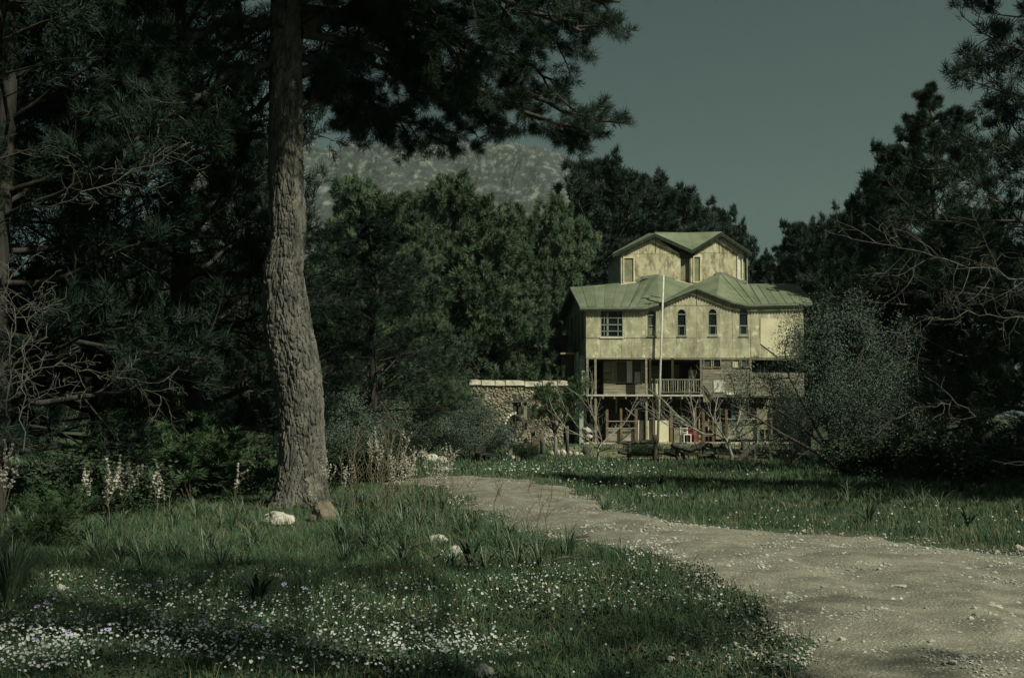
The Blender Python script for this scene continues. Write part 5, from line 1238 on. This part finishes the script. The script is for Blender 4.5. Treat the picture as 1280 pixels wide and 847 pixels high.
# asphodels: stem, side stems and a spike of pale flowers
def asphodel(label, px, py, top, branches, seed, group, dens=1.0, fr=.0115):
    q = G(px, py); rs_ = random.Random(seed); H_ = (py - top) / FPX * q.y * 1.02; t = thing('asphodel', label, 'flower', (q.x, q.y, hz(q.x, q.y)), 0, group)
    mb = MB(); C_ = []; lean = Vector((rs_.uniform(-.1, .1), rs_.uniform(-.1, .1), 1))
    def spike(p0, d, L, f0, r):
        pts = [p0 + d * L * k / 5 + Vector((rs_.gauss(0, .006), rs_.gauss(0, .006), 0)) * k for k in range(6)]; mb.tube(pts, [r * (1 - .13 * k) for k in range(6)], 5, cap=False)
        nf = int(L * (1 - f0) * 130 * dens)
        for k in range(nf):
            u = f0 + (1 - f0) * rs_.random() ** .9; i = min(int(u * 5), 4); p = pts[i].lerp(pts[i + 1], u * 5 - i); w = .028 * (1.15 - u)
            C_.append(tuple(p + Vector((rs_.gauss(0, 1), rs_.gauss(0, 1), rs_.gauss(0, .3))) * w))
    spike(Vector((0, 0, -.02)), lean * 1.0, H_, .58, .006)
    for k in range(branches):
        u = rs_.uniform(.42, .68); a = rs_.uniform(0, 6.28); spike(lean * H_ * u, Vector((math.cos(a) * .38, math.sin(a) * .38, .9)), H_ * (1 - u) * rs_.uniform(.6, .95), .35, .004)
    mb.build('stem', M['dry'], t, True); C_ = np.array(C_); V, F = flower_mesh(C_, np.full(len(C_), fr), 5, 1.2); tag(link('flowers', np_mesh('flowers', V, F, M['asph']), t), kind='stuff'); return t
A1 = 'asphodels along the left side of the meadow'
for i, (px, py, top, b, lab) in enumerate([(8, 705, 553, 6, 'tallest branching asphodel at the left edge'), (95, 672, 582, 4, 'full branching asphodel, second from the left edge'), (136, 690, 572, 3, 'asphodel leaning right, left of the pair over dark pines'), (156, 682, 566, 3, 'asphodel with a bent twin spike before the dark pines'),
    (192, 676, 575, 1, 'thin sparse asphodel left of the big trunk'), (292, 655, 582, 1, 'single slim asphodel between the young pine and the trunk'), (205, 668, 590, 0, 'thin bud stalk right of the sparse asphodel')]):
    asphodel(lab, px, py, top, b, i + 1, A1, 1.3, .015)
A2 = 'asphodels right of the big trunk'
for i, (px, py, top, b, lab) in enumerate([(399, 650, 568, 1, 'asphodel touching the right edge of the big trunk'), (412, 652, 574, 2, 'branching asphodel a little right of the trunk'), (436, 648, 580, 1, 'asphodel spike in front of the dark gap right of the trunk'), (425, 655, 586, 1, 'short asphodel between two taller ones right of the trunk'), (383, 655, 600, 0, 'small asphodel in front of the trunk')]):
    asphodel(lab, px, py, top, b, 20 + i, A2)
rs = random.Random(6)
for i in range(24):
    px = rs.uniform(462, 566); py = rs.uniform(628, 662); top = py - rs.uniform(58, 98) + (566 - px) * -.05
    asphodel('asphodel spike in the dense flowering stand between the trunk and the track', px, py, top, rs.choice((1, 2, 3)), 40 + i, 'asphodels of the dense stand beside the track', .9)
# thin dry stalks in front of the track
def stalk(label, px, py, top, seed, n=6, group='dry stalks standing before the track'):
    q = G(px, py); rs_ = random.Random(seed); H_ = (py - top) / FPX * q.y; mb = MB(); tips = []
    pts = [Vector((rs_.gauss(0, .015) * k, rs_.gauss(0, .015) * k, H_ * k / 5 - .02)) for k in range(6)]; mb.tube(pts, [.006 - .0008 * k for k in range(6)], 5, cap=False)
    for k in range(n):
        u = rs_.uniform(.25, .95); i = min(int(u * 5), 4); spray(rs_, pts[i].lerp(pts[i + 1], u * 5 - i), (rs_.gauss(0, .5), rs_.gauss(0, .5), 1), H_ * .28, mb, .0028, tips, 0, 0, 3, up=.3, bend=.2)
    o = tag(mb.build('dry_stalk', M['dry'], None, True), label, 'weed', group); o.location = (q.x, q.y, hz(q.x, q.y))
for i, (px, py, top, lab) in enumerate([(592, 668, 590, 'pale dry stalk at the lower left of the bare track'), (622, 672, 600, 'dark twiggy stalk, tallest of those over the track'), (628, 660, 594, 'bushy dry stalk just right of the tallest one'), (660, 672, 598, 'leaning dry stalk in the middle of the group over the track'),
    (671, 676, 600, 'straight stalk right of the leaning one'), (682, 672, 606, 'rightmost dry stalk crossing the track'), (577, 660, 600, 'dry stalk next to the flowering stand'), (525, 700, 590, 'very tall green stem rising before the flowering stand'), (552, 664, 598, 'dry stalk at the edge of the flowering stand')]):
    stalk(lab, px, py, top, i, 7)
for i in range(22): stalk('fine dry stem in the dark scrub right of the big trunk', rs.uniform(425, 520), rs.uniform(630, 655), rs.uniform(520, 600), 50 + i, 5, 'fine dry stems right of the trunk')
# sticks on the grass
for i, (a, b, lab) in enumerate((((655, 691), (735, 678), 'fallen twiggy branch on the grass by the track'), ((690, 706), (742, 700), 'smaller stick below the fallen branch'))):
    p = G(*a); q = G(*b); mb = MB(); tips = []; d = q - p; r_ = random.Random(i); o0 = Vector((p.x, p.y, hz(p.x, p.y) + .04)); pts = [d * k / 5 + Vector((0, 0, r_.uniform(0, .04))) for k in range(6)]; mb.tube(pts, [.014] * 6, 6)
    for k in range(4): spray(r_, pts[k + 1], (d.normalized() + Vector((r_.gauss(0, .6), r_.gauss(0, .6), .3))), .3, mb, .007, tips, 0, 0, 3)
    o = tag(mb.build('fallen_branch', M['log'], None, True), lab, 'branch'); o.location = o0
# gravel: three stone shapes scattered over the track and its fringe
def gravel():
    r_ = random.Random(3); import bmesh; base = []
    for k in range(4):
        bm = bmesh.new(); bmesh.ops.create_icosphere(bm, subdivisions=1, radius=1); 
        for v in bm.verts: v.co *= 1 + .35 * noise.noise(v.co * 1.5 + Vector((k * 7, 0, 0)))
        base.append((np.array([v.co[:] for v in bm.verts]), np.array([[v.index for v in f.verts] for f in bm.faces]))); bm.free()
    Vs, Fs, off = [], [], 0
    for (y0, y1, d, s0, s1, fr) in ((5, 9, 1000, .003, .018, .9), (9, 14, 480, .005, .022, .8), (14, 22, 120, .008, .026, .5), (22, 32, 22, .012, .03, .4), (5, 16, 40, .012, .038, .8)):
        x, y = band_points(y0, y1, d); D = path_dist(x, y); w = np.where(D < 0, .55 + .9 * (np.abs(D + .5) < 1.1), np.clip(1 - D / fr, 0, 1)); w = w * (.25 + 1.5 * vnoise(x, y, 1.3, 6))
        k = rng.uniform(0, 1, len(x)) < w; x, y = x[k], y[k]
        dc = path_dist(x, y) + .25 * (vnoise(x, y, .5, 31) - .5); lift = .062 * np.clip((-dc - .1) / .7, 0, 1) - .045 * np.exp(-((dc + 1.05) / .24) ** 2) - .045 * np.exp(-((dc + 2.45) / .26) ** 2) + .02 * np.exp(-((dc + 1.7) / .3) ** 2)
        for i in range(len(x)):
            bv, bf = base[i % 4]; s = s0 + (s1 - s0) * r_.random() ** 3; a = r_.random() * 6.28; c, sn = math.cos(a), math.sin(a)
            v = bv * np.array([s, s * r_.uniform(.6, 1), s * r_.uniform(.35, .7)]); v = np.stack([v[:, 0] * c - v[:, 1] * sn + x[i], v[:, 0] * sn + v[:, 1] * c + y[i], v[:, 2] + s * .15 + .008], -1); v[:, 2] += hz(x[i], y[i]) + lift[i]; Vs.append(v); Fs.append(bf + off); off += len(v)
    me = np_mesh('gravel', np.concatenate(Vs), np.concatenate(Fs), M['gravel']); tag(link('gravel', me), kind='stuff'); print('gravel', len(Vs))
gravel()
# ------------------------------------------------------------------ air
hm = bpy.data.materials.new('air_haze'); hm.use_nodes = True; nt = hm.node_tree; nt.nodes.clear()
pv = nt.nodes.new('ShaderNodeVolumePrincipled'); pv.inputs['Density'].default_value = 0.00010; pv.inputs['Color'].default_value = (0.80, 0.92, 0.90, 1); pv.inputs['Anisotropy'].default_value = 0.2
mo = nt.nodes.new('ShaderNodeOutputMaterial'); nt.links.new(pv.outputs[0], mo.inputs['Volume'])
tag(MB().box(-3600, 3600, -3600, 3600, -3.5, 640).build('haze', hm), kind='stuff')
